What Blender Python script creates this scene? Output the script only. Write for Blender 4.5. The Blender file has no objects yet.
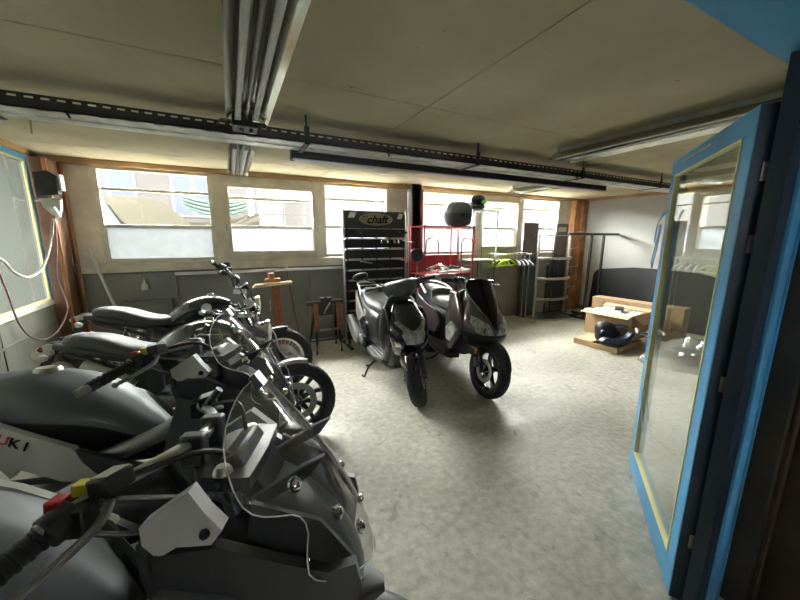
import bpy, bmesh, math, random
from mathutils import Vector, Matrix, Euler
random.seed(7)
R = math.radians
PI = math.pi
sc = bpy.context.scene
COL = sc.collection

# ------------------------------------------------------------------ materials
MATS = {}
def mat(name, col, rough=0.5, metal=0.0, noise=0.0, nscale=8.0, bump=0.0, bscale=40.0, coat=0.0,
        trans=0.0, alpha=1.0, spec=0.5, col2=None, emit=None):
    m = bpy.data.materials.new(name); m.use_nodes = True
    nt = m.node_tree; b = nt.nodes['Principled BSDF']
    b.inputs['Base Color'].default_value = (*col, 1); b.inputs['Roughness'].default_value = rough
    b.inputs['Metallic'].default_value = metal; b.inputs['Coat Weight'].default_value = coat
    b.inputs['Coat Roughness'].default_value = 0.06
    b.inputs['Specular IOR Level'].default_value = spec
    b.inputs['Transmission Weight'].default_value = trans
    b.inputs['Alpha'].default_value = alpha
    if emit:
        b.inputs['Emission Color'].default_value = (*emit[0], 1); b.inputs['Emission Strength'].default_value = emit[1]
    tc = nt.nodes.new('ShaderNodeTexCoord')
    if noise > 0 or col2:
        n = nt.nodes.new('ShaderNodeTexNoise'); n.inputs['Scale'].default_value = nscale
        n.inputs['Detail'].default_value = 6
        nt.links.new(tc.outputs['Object'], n.inputs['Vector'])
        mx = nt.nodes.new('ShaderNodeMix'); mx.data_type = 'RGBA'
        c2 = col2 if col2 else tuple(max(0, c * (1 - noise)) for c in col)
        c1 = col if col2 else tuple(min(1, c * (1 + noise * .6)) for c in col)
        mx.inputs['A'].default_value = (*c1, 1); mx.inputs['B'].default_value = (*c2, 1)
        rp = nt.nodes.new('ShaderNodeValToRGB'); rp.color_ramp.elements[0].position = .35; rp.color_ramp.elements[1].position = .65
        nt.links.new(n.outputs['Fac'], rp.inputs['Fac']); nt.links.new(rp.outputs['Color'], mx.inputs['Factor'])
        nt.links.new(mx.outputs['Result'], b.inputs['Base Color'])
    if bump > 0:
        n2 = nt.nodes.new('ShaderNodeTexNoise'); n2.inputs['Scale'].default_value = bscale; n2.inputs['Detail'].default_value = 4
        nt.links.new(tc.outputs['Object'], n2.inputs['Vector'])
        bp = nt.nodes.new('ShaderNodeBump'); bp.inputs['Strength'].default_value = bump; bp.inputs['Distance'].default_value = .01
        nt.links.new(n2.outputs['Fac'], bp.inputs['Height']); nt.links.new(bp.outputs['Normal'], b.inputs['Normal'])
    MATS[name] = m
    return m

def glass_mat(name, tint, refl=1.0, frost=0.0, frostcol=(.9, .9, .9), rough=0.02, dirt=0.0):
    """thin pane: see-through + fresnel mirror, optionally a share of milky scattering"""
    m = bpy.data.materials.new(name); m.use_nodes = True; nt = m.node_tree; nt.nodes.clear()
    out = nt.nodes.new('ShaderNodeOutputMaterial')
    tr = nt.nodes.new('ShaderNodeBsdfTransparent'); tr.inputs['Color'].default_value = (*tint, 1)
    gl = nt.nodes.new('ShaderNodeBsdfGlossy'); gl.inputs['Roughness'].default_value = rough
    gl.inputs['Color'].default_value = (refl, refl, refl, 1)
    fr = nt.nodes.new('ShaderNodeFresnel'); ge = nt.nodes.new('ShaderNodeNewGeometry'); ma = nt.nodes.new('ShaderNodeMath'); ma.operation = 'MULTIPLY_ADD'
    ma.inputs[1].default_value = 1 / 1.5 - 1.5; ma.inputs[2].default_value = 1.5
    nt.links.new(ge.outputs['Backfacing'], ma.inputs[0]); nt.links.new(ma.outputs[0], fr.inputs['IOR'])
    body = tr.outputs[0]
    if frost > 0:
        tl = nt.nodes.new('ShaderNodeBsdfTranslucent'); tl.inputs['Color'].default_value = (*frostcol, 1)
        df = nt.nodes.new('ShaderNodeBsdfDiffuse'); df.inputs['Color'].default_value = (*frostcol, 1)
        ms = nt.nodes.new('ShaderNodeMixShader'); ms.inputs[0].default_value = .35
        nt.links.new(tl.outputs[0], ms.inputs[1]); nt.links.new(df.outputs[0], ms.inputs[2])
        mf = nt.nodes.new('ShaderNodeMixShader')
        if dirt > 0:
            tc = nt.nodes.new('ShaderNodeTexCoord'); n = nt.nodes.new('ShaderNodeTexNoise')
            n.inputs['Scale'].default_value = 9; n.inputs['Detail'].default_value = 5
            mr = nt.nodes.new('ShaderNodeMapRange'); mr.inputs['From Min'].default_value = .3; mr.inputs['From Max'].default_value = .7
            mr.inputs['To Min'].default_value = max(0, frost - dirt); mr.inputs['To Max'].default_value = min(1, frost + dirt)
            nt.links.new(tc.outputs['Object'], n.inputs['Vector']); nt.links.new(n.outputs['Fac'], mr.inputs['Value'])
            nt.links.new(mr.outputs[0], mf.inputs[0])
        else:
            mf.inputs[0].default_value = frost
        nt.links.new(tr.outputs[0], mf.inputs[1]); nt.links.new(ms.outputs[0], mf.inputs[2])
        body = mf.outputs[0]
    mg = nt.nodes.new('ShaderNodeMixShader')
    nt.links.new(fr.outputs[0], mg.inputs[0]); nt.links.new(body, mg.inputs[1]); nt.links.new(gl.outputs[0], mg.inputs[2])
    nt.links.new(mg.outputs[0], out.inputs['Surface'])
    MATS[name] = m
    return m

mat('black_gloss', (.012, .012, .013), .12, coat=.6)
mat('black_plastic', (.018, .018, .019), .45, bump=.05, bscale=300)
mat('black_satin', (.02, .02, .022), .3)
mat('tire', (.018, .018, .018), .75, bump=.3, bscale=120)
mat('rubber', (.012, .012, .012), .6, bump=.4, bscale=400)
mat('seat_vinyl', (.035, .036, .038), .50, bump=.12, bscale=160)
mat('chrome', (.75, .75, .74), .12, 1)
mat('steel', (.45, .45, .44), .3, 1)
mat('alu', (.58, .58, .56), .35, .9)
mat('galv', (.5, .5, .47), .38, .85, noise=.15, nscale=14)
mat('tray_galv', (.75, .75, .68), .4, .4, noise=.25, nscale=10)
mat('dull_metal', (.22, .24, .21), .5, .4)
mat('panel_brown', (.10, .07, .06), .5, noise=.3, nscale=4)
mat('outer_bright', (0.0164, 0.0160, 0.0156), .9, noise=.2, nscale=.8, spec=0)
mat('engine', (.12, .12, .12), .42, .7, noise=.2, nscale=20)
mat('engine_light', (.34, .34, .33), .4, .8, noise=.15, nscale=20)
mat('grey_paint', (.105, .118, .125), .52, .1, coat=.0)
mat('dark_grey_paint', (.05, .053, .055), .35, .2, coat=.3)
mat('silver_plastic', (.50, .50, .47), .42)
mat('tank_black', (.02, .022, .022), .15, .1, coat=.8)
mat('tank_green', (.035, .042, .038), .2, .3, coat=.8)
mat('gold', (.55, .42, .18), .35, .5)
mat('maroon_grey', (.115, .088, .09), .28, .55, coat=.6)
mat('silver_grey', (.42, .41, .40), .3, .5, coat=.4)
mat('lamp_reflector', (.62, .61, .55), .16, .95)
mat('lamp_bowl', (.88, .87, .82), .28, .25, col2=(.36, .36, .33), nscale=24)
mat('screen_black', (.006, .006, .007), .10, spec=.3)
mat('lens_red', (.35, .02, .02), .2)
mat('amber', (.7, .28, .04), .25)
mat('white_plastic', (.75, .75, .73), .45)
mat('red_plastic', (.45, .03, .03), .4)
mat('yellow_label', (.72, .62, .06), .5)
mat('red_paint', (.34, .014, .024), .35, coat=.3)
mat('red_brown', (.30, .095, .05), .5, noise=.2, nscale=6)
mat('orange_paint', (.26, .085, .03), .45, noise=.2, nscale=20)
mat('lime', (.62, .85, .04), .4)
mat('green_gloss', (.08, .6, .12), .3)
mat('cardboard', (.50, .34, .19), .85, noise=.08, nscale=6, bump=.1, bscale=60)
mat('cardboard_in', (.62, .47, .30), .85)
mat('paper', (.72, .70, .64), .7, noise=.12, nscale=10)
mat('navy', (.02, .035, .07), .4)
mat('wood_orange', (.42, .20, .08), .6, noise=.35, nscale=5, bump=.2, bscale=30)
mat('wood_strip', (.42, .26, .12), .65, noise=.25, nscale=4, bump=.1, bscale=30)
mat('wood_brown', (.17, .085, .045), .55, noise=.35, nscale=4, bump=.15, bscale=25)
mat('wood_pale', (.55, .40, .24), .6, noise=.15, nscale=12)
mat('frame_beige', (.60, .565, .47), .6, noise=.18, nscale=5, bump=.1, bscale=40)
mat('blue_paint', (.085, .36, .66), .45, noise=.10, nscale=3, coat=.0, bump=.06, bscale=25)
mat('putty_yellow', (.80, .76, .38), .55)
mat('blue_tape', (.06, .28, .62), .5)
mat('white_wall', (.47, .47, .45), .8, noise=.05, nscale=1.5, bump=.04, bscale=50)
mat('dark_wall', (.19, .192, .175), .45, noise=.18, nscale=1.8, bump=.05, bscale=30)
mat('grey_panel', (.14, .145, .118), .7, noise=.2, nscale=2.5, bump=.1, bscale=30)
mat('brown_dark', (.055, .035, .022), .6, noise=.5, nscale=3, bump=.3, bscale=15, col2=(.02, .014, .01))
mat('beige_peel', (.33, .27, .17), .8, noise=.2, nscale=8)
mat('tray_dark', (.06, .06, .06), .5, .6)
mat('charcoal', (.035, .037, .04), .55, bump=.1, bscale=60)
mat('board_black', (.012, .0125, .0135), .6, bump=.08, bscale=40, noise=.2, nscale=3)
mat('post_dark', (.085, .085, .08), .5, .3)
mat('cable_white', (.42, .40, .35), .5)
mat('cable_mauve', (.22, .12, .12), .5)
mat('outer_wall', (0.0100, 0.0091, 0.0088), .8, spec=0, noise=.12, nscale=1.2)
mat('outer_white', (0.0173, 0.0173, 0.0173), .8, spec=0)
mat('outer_glass', (0.0089, 0.0099, 0.0119), .2, spec=0)
mat('outer_ground', (.75, .74, .70), .9, spec=0)
mat('tarp_beige', (0.0114, 0.0102, 0.0075), .8, spec=0, noise=.1, nscale=3)
mat('tarp_green', (.0125, .0195, .016), .7, spec=0)
mat('outer_red', (0.0203, 0.0054, 0.0054), .7, spec=0)
mat('plastic_film', (.5, .5, .5), .2)
glass_mat('clear_glass', (.93, .95, .94), .8, frost=.003)
glass_mat('frosted_glass', (.12, .12, .12), .4, frost=.9, frostcol=(.21, .222, .225), rough=.3, dirt=.1)
glass_mat('milky_glass', (.5, .5, .5), .4, frost=.75, frostcol=(.20, .22, .235), rough=.3, dirt=.22)
mat('blue_shade', (.01, .025, .05), .5, noise=.3, nscale=3)  # blue paint darkened, the shade put into its colour
glass_mat('side_glass', (.12, .13, .12), .8, frost=.7, frostcol=(.085, .09, .085), rough=.06)
glass_mat('door_glass', (.93, .95, .91), 1, frost=.06, frostcol=(.6, .6, .5))
glass_mat('screen_clear', (.93, .93, .92), .8, frost=.07, frostcol=(.5, .5, .49))
mat('edge_clear', (.8,.81,.79), .2)
glass_mat('headlamp_glass', (.9, .9, .9), 1)
glass_mat('wrap_film', (.82, .83, .84), 1, frost=.28, frostcol=(.75, .75, .75), rough=.10)

def M(n): return MATS[n]

# ------------------------------------------------------------------ mesh helpers
def mesh_obj(name, bm, material, parent=None, smooth=True, bevel=0.0, subsurf=0, angle=40):
    bmesh.ops.recalc_face_normals(bm, faces=bm.faces[:])
    me = bpy.data.meshes.new(name); bm.to_mesh(me); bm.free()
    mats = material if isinstance(material, (list, tuple)) else [material]
    for m in mats: me.materials.append(M(m))
    o = bpy.data.objects.new(name, me); COL.objects.link(o)
    if parent is not None: o.parent = parent
    if bevel > 0:
        bv = o.modifiers.new('bevel', 'BEVEL'); bv.width = bevel; bv.segments = 2; bv.limit_method = 'ANGLE'; bv.angle_limit = R(40)
    if subsurf:
        s = o.modifiers.new('subsurf', 'SUBSURF'); s.levels = subsurf; s.render_levels = subsurf
    if smooth:
        for p in me.polygons: p.use_smooth = True
        me.set_sharp_from_angle(angle=R(angle))
    return o

def empty(name, loc=(0, 0, 0), rz=0.0, lean=0.0, scale=1.0):
    o = bpy.data.objects.new(name, None); COL.objects.link(o)
    o.location = loc; o.rotation_euler = (-lean, 0, rz); o.scale = (scale,) * 3; o.empty_display_size = .05
    return o
def tag(o, label=None, cat=None, group=None, kind=None):
    if label: o['label'] = label
    if cat: o['category'] = cat
    if group: o['group'] = group
    if kind: o['kind'] = kind
    return o
def thing(name, label, cat, loc=(0, 0, 0), rz=0.0, group=None, lean=0.0, scale=1.0):
    return tag(empty(name, loc, rz, lean, scale), label, cat, group)
def copy_tree(o, parent=None):
    c = o.copy(); COL.objects.link(c)
    if parent is not None: c.parent = parent
    for ch in [x for x in COL.objects if x.parent == o]: copy_tree(ch, c)
    return c

def V(*a): return Vector(a)
def add_box(bm, lo, hi, mi=0, rot=None, about=None):
    x0, y0, z0 = lo; x1, y1, z1 = hi
    vs = [Vector(p) for p in ((x0, y0, z0), (x1, y0, z0), (x1, y1, z0), (x0, y1, z0), (x0, y0, z1), (x1, y0, z1), (x1, y1, z1), (x0, y1, z1))]
    if rot is not None:
        c = Vector(about) if about is not None else Vector(((x0 + x1) / 2, (y0 + y1) / 2, (z0 + z1) / 2))
        m = Euler(rot).to_matrix(); vs = [m @ (v - c) + c for v in vs]
    v = [bm.verts.new(p) for p in vs]
    for q in ((3, 2, 1, 0), (4, 5, 6, 7), (0, 1, 5, 4), (1, 2, 6, 5), (2, 3, 7, 6), (3, 0, 4, 7)):
        f = bm.faces.new([v[i] for i in q]); f.material_index = mi
    return bm
def frame_of(d):
    d = d.normalized(); up = Vector((0, 0, 1)) if abs(d.z) < .95 else Vector((1, 0, 0))
    a = d.cross(up).normalized(); return a, a.cross(d).normalized()
def loft_rings(bm, rings, closed=True, cap=True, mi=0, loop=False):
    vr = [[bm.verts.new(p) for p in r] for r in rings]
    n = len(vr[0]); m = len(vr)
    for i in range(m if loop else m - 1):
        a, b = vr[i], vr[(i + 1) % m]
        for j in range(n if closed else n - 1):
            k = (j + 1) % n
            try: f = bm.faces.new((a[j], a[k], b[k], b[j])); f.material_index = mi
            except ValueError: pass
    if cap and closed and not loop:
        for r in (vr[0], vr[-1]):
            try: f = bm.faces.new(r); f.material_index = mi
            except ValueError: pass
    return vr
def add_cyl(bm, p0, p1, r0, r1=None, n=16, mi=0, cap=True):
    p0, p1 = Vector(p0), Vector(p1); r1 = r0 if r1 is None else r1
    a, b = frame_of(p1 - p0)
    ring = lambda p, r: [p + a * (r * math.cos(t * 2 * PI / n)) + b * (r * math.sin(t * 2 * PI / n)) for t in range(n)]
    loft_rings(bm, [ring(p0, r0), ring(p1, r1)], cap=cap, mi=mi)
    return bm
def crom(pts, k=6):
    """Catmull-Rom through points (tuples of any length)"""
    if len(pts) < 3 or k <= 1: return [tuple(p) for p in pts]
    P = [pts[0]] + list(pts) + [pts[-1]]; out = []
    for i in range(1, len(P) - 2):
        p0, p1, p2, p3 = P[i - 1], P[i], P[i + 1], P[i + 2]
        for j in range(k):
            t = j / k
            out.append(tuple(.5 * (2 * b + (c - a) * t + (2 * a - 5 * b + 4 * c - d) * t * t + (3 * b - a - 3 * c + d) * t ** 3)
                             for a, b, c, d in zip(p0, p1, p2, p3)))
    out.append(tuple(pts[-1])); return out
def add_tube(bm, pts, r, n=10, k=6, mi=0, cap=True, loop=False):
    """tube along a smooth path; r number or list per point"""
    rr = r if isinstance(r, (list, tuple)) else [r] * len(pts)
    pp = [(*p, q) for p, q in zip(pts, rr)]
    if loop: pp = pp + [pp[0]]
    pp = crom(pp, k)
    if loop: pp = pp[:-1]
    P = [Vector(p[:3]) for p in pp]; rings = []; prev = None
    L = len(P)
    for i, p in enumerate(P):
        d = (P[(i + 1) % L] - P[i - 1]) if loop else (P[min(i + 1, L - 1)] - P[max(i - 1, 0)])
        if d.length < 1e-7: d = Vector((0, 0, 1))
        d.normalize()
        if prev is None: a, b = frame_of(d)
        else:
            a = (prev - d * prev.dot(d));
            if a.length < 1e-6: a, _ = frame_of(d)
            a.normalize(); b = d.cross(a)
        prev = a
        rings.append([p + a * (pp[i][3] * math.cos(t * 2 * PI / n)) + b * (pp[i][3] * math.sin(t * 2 * PI / n)) for t in range(n)])
    loft_rings(bm, rings, cap=cap, mi=mi, loop=loop)
    return bm
def add_lathe(bm, prof, center, axis, n=28, mi=0, closed_prof=False, arc=None):
    """prof: (radius, offset along axis)"""
    c = Vector(center); ax = Vector(axis).normalized(); a, b = frame_of(ax)
    rings = []
    for t in range(n):
        th = t * 2 * PI / n
        u = a * math.cos(th) + b * math.sin(th)
        rings.append([c + u * p[0] + ax * p[1] for p in prof])
    loft_rings(bm, rings, closed=closed_prof, cap=False, mi=mi, loop=True)
    bmesh.ops.remove_doubles(bm, verts=bm.verts[:], dist=1e-5)
    return bm
def add_prism(bm, outline, y0, y1, plane='xz', mi=0, smooth=0, inset=0.0):
    """outline of (u,v); extruded along the remaining axis from y0 to y1 (numbers or functions of (u,v)); inset shrinks the y1 face"""
    if smooth: outline = crom(list(outline) + [outline[0]], smooth)[:-1]
    cu = sum(p[0] for p in outline) / len(outline); cv = sum(p[1] for p in outline) / len(outline)
    f0 = y0 if callable(y0) else (lambda u, v: y0); f1 = y1 if callable(y1) else (lambda u, v: y1)
    def mk(u, v, w): return {'xz': Vector((u, w, v)), 'xy': Vector((u, v, w)), 'yz': Vector((w, u, v))}[plane]
    a = [mk(u, v, f0(u, v)) for u, v in outline]
    b = []
    for u, v in outline:
        uu, vv = u, v
        if inset:
            d = math.hypot(u - cu, v - cv) or 1; uu = u - (u - cu) / d * inset; vv = v - (v - cv) / d * inset
        b.append(mk(uu, vv, f1(uu, vv)))
    loft_rings(bm, [a, b], mi=mi)
    return bm
def sring(c, u, v, a, b, n=24, e=2.0):
    """superellipse ring round c spanned by u,v"""
    out = []
    for t in range(n):
        th = 2 * PI * t / n; ct, st = math.cos(th), math.sin(th)
        out.append(c + u * (a * math.copysign(abs(ct) ** (2 / e), ct)) + v * (b * math.copysign(abs(st) ** (2 / e), st)))
    return out
def hullx(bm, st, k=4, n=24, e=2.4, y=0.0, mi=0):
    """stations (x, zc, halfwidth, halfheight[, yc]) along x"""
    s = crom([tuple(p) + ((y,) if len(p) == 4 else ()) for p in st], k)
    loft_rings(bm, [sring(V(p[0], p[4], p[1]), V(0, 1, 0), V(0, 0, 1), max(p[2], .001), max(p[3], .001), n, e) for p in s], mi=mi)
    return bm
def hullz(bm, st, k=4, n=24, e=2.4, mi=0):
    """stations (z, xc, halfdepth x, halfwidth y) along z"""
    s = crom(st, k)
    loft_rings(bm, [sring(V(p[1], 0, p[0]), V(1, 0, 0), V(0, 1, 0), max(p[2], .001), max(p[3], .001), n, e) for p in s], mi=mi)
    return bm
def mloft(bm, stations, kx=4, kp=4, mi=0, matrule=None):
    """mirrored loft: each station is a list of (x,y,z) from the top centre line round the y>=0 side to the bottom centre line"""
    S = [crom(s, kp) for s in stations]; m = len(S[0])
    cols = [crom([s[j] for s in S], kx) for j in range(m)]
    rows = [[cols[j][i] for j in range(m)] for i in range(len(cols[0]))]
    rings = []
    for r in rows:
        right = [V(p[0], max(p[1], 0), p[2]) for p in r]
        left = [V(p[0], -max(p[1], 0), p[2]) for p in r[::-1]]
        rings.append(right + left)
    loft_rings(bm, rings, mi=mi)
    bmesh.ops.remove_doubles(bm, verts=bm.verts[:], dist=2e-4)
    if matrule:
        for f in bm.faces:
            c = f.calc_center_median(); f.material_index = matrule(c, f)
    return bm
def new(): return bmesh.new()
def box_obj(name, lo, hi, m, parent=None, bevel=.003, rot=None):
    bm = new(); add_box(bm, lo, hi, rot=rot); return mesh_obj(name, bm, m, parent, smooth=False, bevel=bevel)
def tube_obj(name, pts, r, m, parent=None, n=10, k=6, loop=False):
    bm = new(); add_tube(bm, pts, r, n, k, loop=loop); return mesh_obj(name, bm, m, parent)
def text_obj(name, body, size, m, parent, matrix, shear=0.0, extrude=.001, sx=1.0):
    cu = bpy.data.curves.new(name, 'FONT'); cu.body = body; cu.size = size; cu.extrude = extrude; cu.shear = shear
    cu.align_x = 'CENTER'; cu.align_y = 'CENTER'; cu.offset = size * .018
    t = bpy.data.objects.new(name + '_c', cu); COL.objects.link(t)
    bpy.context.view_layer.update()
    me = bpy.data.meshes.new_from_object(t.evaluated_get(bpy.context.evaluated_depsgraph_get()))
    bpy.data.objects.remove(t); bpy.data.curves.remove(cu)
    me.materials.clear(); me.materials.append(M(m))
    me.transform(matrix @ Matrix.Diagonal((sx, 1, 1, 1)))
    o = bpy.data.objects.new(name, me); COL.objects.link(o)
    if parent is not None: o.parent = parent
    return o
def basis(origin, xa, ya):
    x = Vector(xa).normalized(); y = Vector(ya); y = (y - x * y.dot(x)).normalized(); z = x.cross(y)
    m = Matrix((x, y, z)).transposed().to_4x4(); m.translation = Vector(origin); return m
# ------------------------------------------------------------------ the room
XL, XR, YF, YB, ZC = -1.65, 6.78, .44, 4.80, 2.34

def floor_material():
    m = bpy.data.materials.new('concrete_floor'); m.use_nodes = True; nt = m.node_tree; b = nt.nodes['Principled BSDF']
    N = nt.nodes.new; L = nt.links.new
    tc = N('ShaderNodeTexCoord')
    def noise(s, d=6, dist=0.0):
        n = N('ShaderNodeTexNoise'); n.inputs['Scale'].default_value = s; n.inputs['Detail'].default_value = d; n.inputs['Distortion'].default_value = dist
        L(tc.outputs['Object'], n.inputs['Vector']); return n.outputs['Fac']
    def ramp(src, a, b_, ca, cb):
        r = N('ShaderNodeValToRGB'); r.color_ramp.elements[0].position = a; r.color_ramp.elements[1].position = b_
        r.color_ramp.elements[0].color = (*ca, 1); r.color_ramp.elements[1].color = (*cb, 1); L(src, r.inputs['Fac']); return r.outputs['Color']
    base = ramp(noise(1.1, 8, .5), .3, .7, (.46, .45, .39), (.62, .61, .54))
    def mul(a, c, f=1.0):
        x = N('ShaderNodeMix'); x.data_type = 'RGBA'; x.blend_type = 'MULTIPLY'; x.inputs['Factor'].default_value = f
        L(a, x.inputs['A']); L(c, x.inputs['B']); return x.outputs['Result']
    c = mul(base, ramp(noise(22, 8), .3, .75, (.66, .66, .63), (1.06, 1.06, 1.05)))
    c = mul(c, ramp(noise(.7, 5, .8), .38, .58, (.80, .79, .77), (1.05, 1.05, 1.05)))
    c = mul(c, ramp(noise(5.5, 10, 1.2), .26, .36, (.55, .54, .5), (1, 1, 1)))
    c = mul(c, ramp(noise(60, 3), .24, .30, (.45, .45, .42), (1, 1, 1)))
    vo = N('ShaderNodeTexVoronoi'); vo.feature = 'DISTANCE_TO_EDGE'; vo.inputs['Scale'].default_value = .45
    wn = N('ShaderNodeTexNoise'); wn.inputs['Scale'].default_value = 2.2; wn.inputs['Detail'].default_value = 6
    L(tc.outputs['Object'], wn.inputs['Vector'])
    ad = N('ShaderNodeMix'); ad.data_type = 'RGBA'; ad.blend_type = 'ADD'; ad.inputs['Factor'].default_value = .35
    L(tc.outputs['Object'], ad.inputs['A']); L(wn.outputs['Color'], ad.inputs['B']); L(ad.outputs['Result'], vo.inputs['Vector'])
    c = mul(c, ramp(vo.outputs['Distance'], .0, .006, (.75, .75, .72), (1, 1, 1)), .6)
    L(c, b.inputs['Base Color'])
    rr = ramp(noise(3, 6), .3, .7, (.42,) * 3, (.7,) * 3); L(rr, b.inputs['Roughness'])
    bp = N('ShaderNodeBump'); bp.inputs['Strength'].default_value = .25; bp.inputs['Distance'].default_value = .01
    L(noise(35, 8), bp.inputs['Height']); L(bp.outputs['Normal'], b.inputs['Normal'])
    MATS['concrete_floor'] = m
def ceiling_material():
    m = bpy.data.materials.new('concrete_ceiling'); m.use_nodes = True; nt = m.node_tree; b = nt.nodes['Principled BSDF']
    N = nt.nodes.new; L = nt.links.new; tc = N('ShaderNodeTexCoord')
    n = N('ShaderNodeTexNoise'); n.inputs['Scale'].default_value = 1.6; n.inputs['Detail'].default_value = 8; L(tc.outputs['Object'], n.inputs['Vector'])
    r = N('ShaderNodeValToRGB'); r.color_ramp.elements[0].position = .3; r.color_ramp.elements[1].position = .7
    r.color_ramp.elements[0].color = (.52, .45, .29, 1); r.color_ramp.elements[1].color = (.68, .60, .42, 1); L(n.outputs['Fac'], r.inputs['Fac'])
    n2 = N('ShaderNodeTexNoise'); n2.inputs['Scale'].default_value = 14; n2.inputs['Detail'].default_value = 2; L(tc.outputs['Object'], n2.inputs['Vector'])
    r2 = N('ShaderNodeValToRGB'); r2.color_ramp.elements[0].position = .20; r2.color_ramp.elements[1].position = .235
    r2.color_ramp.elements[0].color = (.3, .28, .24, 1); r2.color_ramp.elements[1].color = (1, 1, 1, 1); L(n2.outputs['Fac'], r2.inputs['Fac'])
    x = N('ShaderNodeMix'); x.data_type = 'RGBA'; x.blend_type = 'MULTIPLY'; x.inputs['Factor'].default_value = 1
    L(r.outputs['Color'], x.inputs['A']); L(r2.outputs['Color'], x.inputs['B']); L(x.outputs['Result'], b.inputs['Base Color'])
    b.inputs['Roughness'].default_value = .85
    bp = N('ShaderNodeBump'); bp.inputs['Strength'].default_value = .15; bp.inputs['Distance'].default_value = .01
    n3 = N('ShaderNodeTexNoise'); n3.inputs['Scale'].default_value = 40; L(tc.outputs['Object'], n3.inputs['Vector'])
    L(n3.outputs['Fac'], bp.inputs['Height']); L(bp.outputs['Normal'], b.inputs['Normal'])
    MATS['concrete_ceiling'] = m
floor_material(); ceiling_material()

def struct(name, bm, m, smooth=False, bevel=0.0, parent=None):
    o = mesh_obj(name, bm, m, parent, smooth=smooth, bevel=bevel)
    if parent is None: o['kind'] = 'structure'
    return o
bm = new(); add_box(bm, (-3.2, -2.6, -.2), (XR + .3, YB + .25, 0)); struct('floor', bm, 'concrete_floor')
# ceiling: cast slabs with open joints under a solid deck
bm = new()
xs = [-3.2, -1.24, 1.163, 3.62, 6.1, XR + .3]; ys = [-2.6, .1, 1.93, 4.15, YB + .25]
for i in range(len(xs) - 1):
    for j in range(len(ys) - 1):
        g = .0025 + .001 * ((i + j) % 2)
        add_box(bm, (xs[i] + g, ys[j] + g, ZC), (xs[i + 1] - g, ys[j + 1] - g, ZC + .05))
add_box(bm, (-3.2, -2.6, ZC + .06), (XR + .3, YB + .25, ZC + .2))
struct('ceiling', bm, 'concrete_ceiling', bevel=.003)

# back wall: dark lower panel, sheets butted with shallow joints
bm = new()
add_box(bm, (XL - .1, YB + .02, 0), (XR + .1, YB + .14, 1.14))
for a, b in ((XL + .0, -.62), (-.60, .95), (.97, 2.52), (2.80, 4.0), (4.02, 5.2), (5.22, 6.36)):
    add_box(bm, (a, YB - .0, .0), (b, YB + .03, 1.12))
struct('wall_back', bm, 'dark_wall', bevel=.004)
# beige apron below the windows
bm = new(); add_box(bm, (XL + .1, YB - .03, 1.14), (2.54, YB + .12, 1.25)); add_box(bm, (2.79, YB - .03, 1.14), (6.40, YB + .12, 1.25))
add_box(bm, (XL + .1, YB - .05, 1.225), (2.54, YB, 1.25)); add_box(bm, (2.79, YB - .05, 1.225), (6.40, YB, 1.25))
add_box(bm, (-1.50, YB - .02, 1.25), (-1.25, YB + .08, 2.28)); add_box(bm, (6.08, YB - .02, 1.25), (6.40, YB + .08, 2.28))
add_box(bm, (2.22, YB - .02, 1.25), (2.54, YB + .08, 2.28))
struct('trim_1', bm, 'frame_beige', bevel=.004)
bm = new(); add_box(bm, (XL, YB - .06, 2.285), (XR, YB + .14, ZC)); struct('trim_2', bm, 'wood_strip', bevel=.003)
bm = new(); add_box(bm, (XL, YB - .26, 0), (-1.52, YB + .1, 2.285)); add_box(bm, (-1.51, YB - .05, 0), (-1.485, YB - .0, 2.285))
struct('trim_3', bm, 'wood_brown', bevel=.004)
bm = new(); add_box(bm, (-1.545, YB - .275, 0), (-1.51, YB - .255, 2.285)); add_box(bm, (-1.483, YB - .06, .0), (-1.465, YB - .03, 2.285))
struct('trim_4', bm, 'wood_orange', bevel=.003)
bm = new(); add_box(bm, (6.42, YB - .12, 0), (6.58, YB + .1, 2.285)); add_box(bm, (6.60, YB - .16, 0), (XR - .02, YB + .1, 2.285)); struct('trim_5', bm, 'wood_orange', bevel=.006)
bm = new(); add_box(bm, (2.56, YB - .16, 0), (2.69, YB + .1, ZC)); add_box(bm, (2.54, YB - .16, 0), (2.71, YB - .15, ZC)); struct('trim_6', bm, 'post_dark', bevel=.003)
bm = new(); add_box(bm, (2.715, YB - .10, 0), (2.785, YB + .1, 2.285)); struct('trim_7', bm, 'red_brown', bevel=.003)
# wood strip along the top of the right and left walls
bm = new(); add_box(bm, (XR - .06, YF + .06, 2.285), (XR, YB - .06, ZC)); struct('trim_8', bm, 'wood_strip', bevel=.003)

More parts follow.
